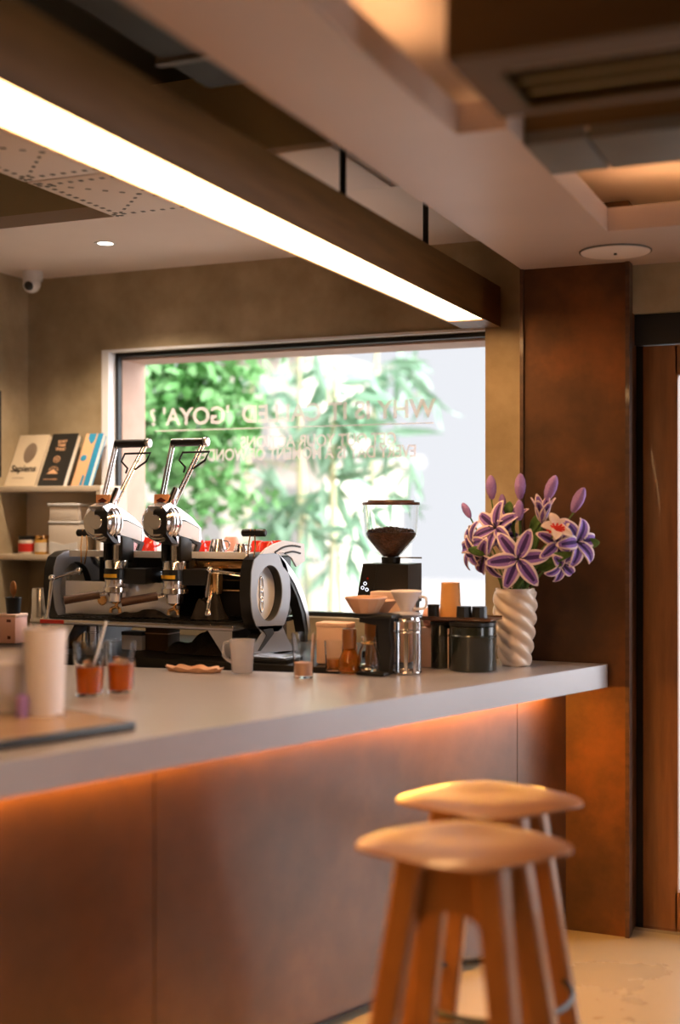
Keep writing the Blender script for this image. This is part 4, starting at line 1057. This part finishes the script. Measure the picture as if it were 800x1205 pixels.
# leaves
def leaf(c, d, L, W, label, roll=0):
    base = next_base()
    t = thing('leaf_sprig', label, 'leaf', base+Vector((0, 0, -.02)), group='green leaves in the vase')
    c = Vector(c)-base+Vector((0, 0, .02)); g = petal_geo(L, W, (10, -30), .3); F = Matrix.Translation(c) @ frame_to(d, roll) @ Matrix.Rotation(-PI/2, 4, 'Y')
    o = g.build('leaf', [M['leaf']]*3, t, mods=solid); o.matrix_local = F
    G().tube([(0, 0, 0), (c.x*.4, c.y*.4, c.z*.5), tuple(c)], .003, smooth=4, seg=8).build('stem', M['stem'], t)
for u, v, Y, d, L_, lab in ((628, 648, 4.70, (.25, -.1, 1), .10, 'upright green leaf right of the front lily'), (640, 660, 4.66, (.9, -.1, .25), .12, 'long green leaf reaching right over the vase'),
                       (606, 632, 4.68, (.05, -.1, 1), .10, 'upright green leaf behind the front lily'), (572, 650, 4.60, (-.9, -.2, .15), .07, 'green leaf across the left lily'),
                       (625, 625, 4.70, (.5, 0, .9), .09, 'green leaf slanting up towards the right buds'), (645, 640, 4.72, (.8, 0, .8), .11, 'green leaf behind the cream flower'),
                       (632, 668, 4.68, (.7, -.2, .1), .10, 'low green leaf near the vase rim'), (598, 605, 4.72, (.1, 0, 1), .05, 'small green leaf between the top buds'), (690, 640, 4.72, (.8, 0, .1), .05, 'round green leaf tip at the far right')):
    leaf(onY(u, v, Y), d, L_, .018, lab)

# ------------------------------------------------------------------ stools
def make_stool(label, loc, rz):
    t = thing('bar_stool', label, 'stool', loc, rz, 'bar stools')
    a, b, n, rr = .252, .185, 48, 7
    vs = []; fs = []
    def sx(k, r):
        an = 2*PI*k/n; c, s = math.cos(an), math.sin(an)
        e = 1.28; x = a*r*math.copysign(abs(c)**(2/1.7)*1.0, c); y = b*r*math.copysign(abs(s)**(2/2.3), s)
        y *= (1-.34*abs(x/a)**1.3)
        return x, y
    def top(x, y): return .012*(x/a)**2*1.3+.016*(abs(y)/b)**2*(1 if y > 0 else -.4)-.016*(x/a)**4
    for side in (1, -1):
        for i in range(rr+1):
            r = i/rr
            for k in range(n):
                x, y = sx(k, r); th = .013*(1-r**4*.75)
                vs.append((x, y, .84+top(x, y)+side*th))
    off = (rr+1)*n
    for i in range(rr):
        for k in range(n):
            k2 = (k+1) % n; q = [i*n+k, i*n+k2, (i+1)*n+k2, (i+1)*n+k]; fs.append(q); fs.append([off+j for j in q][::-1])
    for k in range(n): fs.append([rr*n+k, rr*n+(k+1) % n, off+rr*n+(k+1) % n, off+rr*n+k])
    g = G(); g.add(vs, fs); g.build('seat', M['wood'], t, sharp=50)
    # apron: four arched rails
    hw, hd_ = .088, .088; ztop, zb = .822, .665
    FR = Matrix.Rotation(-.36, 3, 'Z')      # the leg frame is turned against the seat
    def rail(p, q):
        g = G(); p = FR @ Vector(p); q = FR @ Vector(q); n = 14; vs = []
        nrm = Vector((-(q-p).y, (q-p).x, 0)).normalized()*.009
        for i in range(n+1):
            s = i/n; zz = zb+.05*math.sin(PI*s)**.7; c = p.lerp(q, s)
            for o_, z_ in ((nrm, ztop), (-nrm, ztop), (-nrm, zz), (nrm, zz)): vs.append((c.x+o_.x, c.y+o_.y, z_))
        fs = [[3, 2, 1, 0], [n*4+j for j in range(4)]]
        for i in range(n):
            for j in range(4): fs.append([i*4+j, i*4+(j+1) % 4, (i+1)*4+(j+1) % 4, (i+1)*4+j])
        g.add(vs, fs).build('apron_rail', M['wood'], t)
    rail((-hw, -hd_, 0), (hw, -hd_, 0)); rail((-hw, hd_, 0), (hw, hd_, 0)); rail((-hw, -hd_, 0), (-hw, hd_, 0)); rail((hw, -hd_, 0), (hw, hd_, 0))
    for sx_ in (-1, 1):
        for sy_ in (-1, 1):
            g = G(); vs = []; n = 10
            for i in range(n+1):
                s = i/n; z = .828*(1-s); x = sx_*(hw+.005+.112*s); y = sy_*(hd_+.005+.112*s)
                wx = .034-.008*s; wy = .030-.010*s
                ch = .25
                for px_, py_ in ((-1, -1+ch), (-1+ch, -1), (1-ch, -1), (1, -1+ch), (1, 1-ch), (1-ch, 1), (-1+ch, 1), (-1, 1-ch)): vs.append(FR @ Vector((x+px_*wx, y+py_*wy, z)))
            fs = [list(range(8)), [n*8+j for j in range(8)][::-1]]
            for i in range(n):
                for j in range(8): fs.append([i*8+j, i*8+(j+1) % 8, (i+1)*8+(j+1) % 8, (i+1)*8+j])
            g.add(vs, fs).build('leg', M['wood'], t)
    G().ring((0, 0, .33), .222, .0085, seg=56).build('foot_ring', M['black'], t)
    return t
s1 = make_stool('wooden bar stool with a wide saddle seat, nearest the camera', (-.905, 2.86, 0), TH-.05)
dup(s1, (-.985, 3.34, 0), TH-.05, 'wooden bar stool with a saddle seat behind the nearer one')

# ------------------------------------------------------------------ outside the window
G().b2((-14, 5.7, -.12), (8, 30, -.02)).build('ground_outside', M['ground'], kind='structure')
def house(x0, x1, y, h, label, ops):
    t = thing('building', label, 'building', (x0, y, -.02))
    G().b2((0, 0, 0), (x1-x0, 3, h)).build('wall', M['housewall'], t)
    G().b2((-.2, -.2, h), (x1-x0+.2, 3.2, h+.15)).build('roof_slab', M['housedark'], t)
    for a_, b_, c_, d_ in ops:
        o = G().b2((a_, -.02, b_), (a_+c_, .02, b_+d_)).build('window', M['housedark'], t)
        G().b2((a_-.05, -.05, b_-.06), (a_+c_+.05, -.0, b_)).build('sill', M['housewall'], o)
def GP(u, v, Y): return onY(u, v, Y)
a, b = GP(170, 560, 15), GP(385, 560, 15)
house(a.x, b.x, 15, 2.35, 'pale beige house blurred behind the bamboo', ((.5, .9, .7, .9), (1.7, .3, .8, 1.7)))
a, b = GP(262, 430, 19), GP(352, 430, 19)
house(a.x, b.x, 19, 4.2, 'taller pale house far behind the garden leaves', ((.3, 2.6, .6, .8), (1.2, 2.6, .6, .8)))

def leafset(g, c, d, L, W, rnd, flat=.15):
    d = Vector(d).normalized(); s = d.cross(Vector((rnd.uniform(-1, 1), rnd.uniform(-1, 1), rnd.uniform(-1, 1)))).normalized()
    n = d.cross(s)*L*flat; c = Vector(c)
    b = len(g.v)
    g.add([c, c+d*L*.35+s*W, c+d*L*.4+n, c+d*L*.35-s*W, c+d*L*.75+s*W*.6+n*.3, c+d*L*.75-s*W*.6+n*.3, c+d*L-n*.8], [[0, 1, 2], [0, 2, 3], [1, 4, 6, 2], [2, 6, 5, 3]])
# leafy tree, top left of the window
def broad_tree(spots, trunk, label, seed, leafm, L=.13):
    rnd = random.Random(seed); Y = trunk[2]
    bpnt = GP(trunk[0], 600, Y); t = thing('garden_tree', label, 'tree', (bpnt.x, Y, -.02))
    o0 = Vector((bpnt.x, Y, -.02))
    g = G(); topz = GP(trunk[0], trunk[1], Y).z
    g.tube([(0, 0, 0), (.05, .05, topz*.4), (-.05, 0, topz*.8), (0, 0, topz)], [.09, .04], smooth=4)
    g.build('trunk', M['bark'], t)
    gl = G(); gb = G()
    for u, v, n, r in spots:
        c = GP(u, v, Y)-o0
        gb.tube([(0, 0, topz*.8), tuple(Vector((0, 0, topz*.8)).lerp(c, .5)+Vector((0, 0, .15))), tuple(c)], .012, smooth=3, seg=6)
        for k in range(n):
            q = c+Vector((rnd.gauss(0, r), rnd.gauss(0, r*1.2), rnd.gauss(0, r)))
            leafset(gl, q, (rnd.uniform(-1, 1), rnd.uniform(-1, 1), rnd.uniform(-1.4, .3)), L*rnd.uniform(.6, 1.2), L*.27, rnd)
    gb.build('branches', M['bark'], t); gl.build('foliage', leafm, t, sharp=180)
broad_tree([(190, 440, 260, .20), (225, 430, 200, .18), (205, 485, 260, .20), (245, 470, 150, .15), (185, 530, 180, .18), (215, 555, 110, .15), (250, 525, 80, .12), (285, 425, 40, .09), (270, 570, 40, .12), (240, 590, 30, .1), (275, 500, 40, .12)], (150, 440, 7.6), 'bright green leafy tree filling the left of the window', 5, M['leafout'])
broad_tree([(290, 520, 25, .12), (300, 590, 40, .15), (185, 620, 60, .2)], (215, 600, 8.6), 'smaller green shrub low behind the leafy tree', 6, M['leafout'], .12)
def bamboo(u, Y, lean, topv, label, seed, fans, thick=.028):
    rnd = random.Random(seed); q = GP(u, 700, Y); o0 = Vector((q.x, Y, -.02)); t = thing('bamboo_plant', label, 'bamboo', o0, group='bamboo outside the window')
    top = GP(u+lean, topv, Y)-o0
    pts = [Vector((0, 0, 0)).lerp(top, s)+Vector((.03*math.sin(s*5), 0, 0)) for s in (0, .25, .5, .75, 1)]
    g = G(); g.tube(pts, [thick, thick*.5], smooth=4)
    for k in range(1, 11):
        c = Vector((0, 0, 0)).lerp(top, k/11); 
    g.build('culm', M['culm'], t)
    g = G()
    for k in range(1, 11):
        s = k/11*4; i = int(s); c = pts[i].lerp(pts[min(i+1, 4)], s-i); g.ring(c, thick*(1-.045*k), .004, seg=14, sub=6)
    g.build('nodes', M['culm'], t)
    gl = G(); gs = G()
    for fu, fv, n, L_ in fans:
        c = GP(fu, fv, Y)-o0; gs.tube([tuple(Vector((0, 0, 0)).lerp(top, max(0, min(1, (c.z-.1)/top.z)))), tuple(c)], .006, seg=6)
        for k in range(max(4, int(n*.65))):
            a = rnd.uniform(-2.9, .3) if rnd.random() < .8 else rnd.uniform(-PI, PI)
            d = (math.cos(a), rnd.uniform(-.5, .5), math.sin(a)-.1)
            leafset(gl, c+Vector((rnd.gauss(0, .04), rnd.gauss(0, .06), rnd.gauss(0, .04))), d, L_*rnd.uniform(.6, 1.15), L_*.075, rnd, .08)
    gs.build('twigs', M['culm'], t); gl.build('leaves', M['leafpale'], t, sharp=180)
bamboo(272, 9.5, 30, 420, 'yellowish bamboo stem left of the window middle', 11, [(300, 440, 12, .45), (320, 470, 12, .4), (262, 640, 6, .3)])
bamboo(345, 8.8, 12, 400, 'pale bamboo with broad leaf fans in the window middle', 12, [(345, 590, 20, .62), (330, 600, 12, .5), (360, 500, 18, .5), (345, 470, 16, .45), (385, 440, 14, .45), (310, 540, 10, .4)])
bamboo(378, 8.4, 22, 430, 'slanting bamboo stem left of the grinder', 13, [(395, 480, 20, .5), (410, 520, 16, .5), (385, 560, 14, .5), (420, 470, 14, .45), (360, 610, 12, .5)], .034)
bamboo(400, 9.0, -12, 420, 'straight pale bamboo stem beside the slanting one', 14, [(430, 450, 18, .45), (450, 430, 14, .4), (420, 600, 14, .5), (405, 640, 10, .45), (445, 500, 10, .4)])
bamboo(418, 9.6, 30, 400, 'bamboo with sprays reaching up right behind the grinder', 15, [(470, 440, 14, .42), (490, 420, 10, .35), (480, 540, 8, .42), (505, 460, 8, .3), (460, 580, 8, .5), (455, 520, 10, .5)])
bamboo(362, 10.5, -8, 410, 'thin far bamboo stem in the middle of the window', 16, [(340, 430, 10, .4), (370, 420, 10, .4), (330, 650, 10, .5), (395, 670, 14, .5)])
def twig(u0, v0, u1, v1, Y, label):
    a = GP(u0, v0, Y); b = GP(u1, v1, Y)
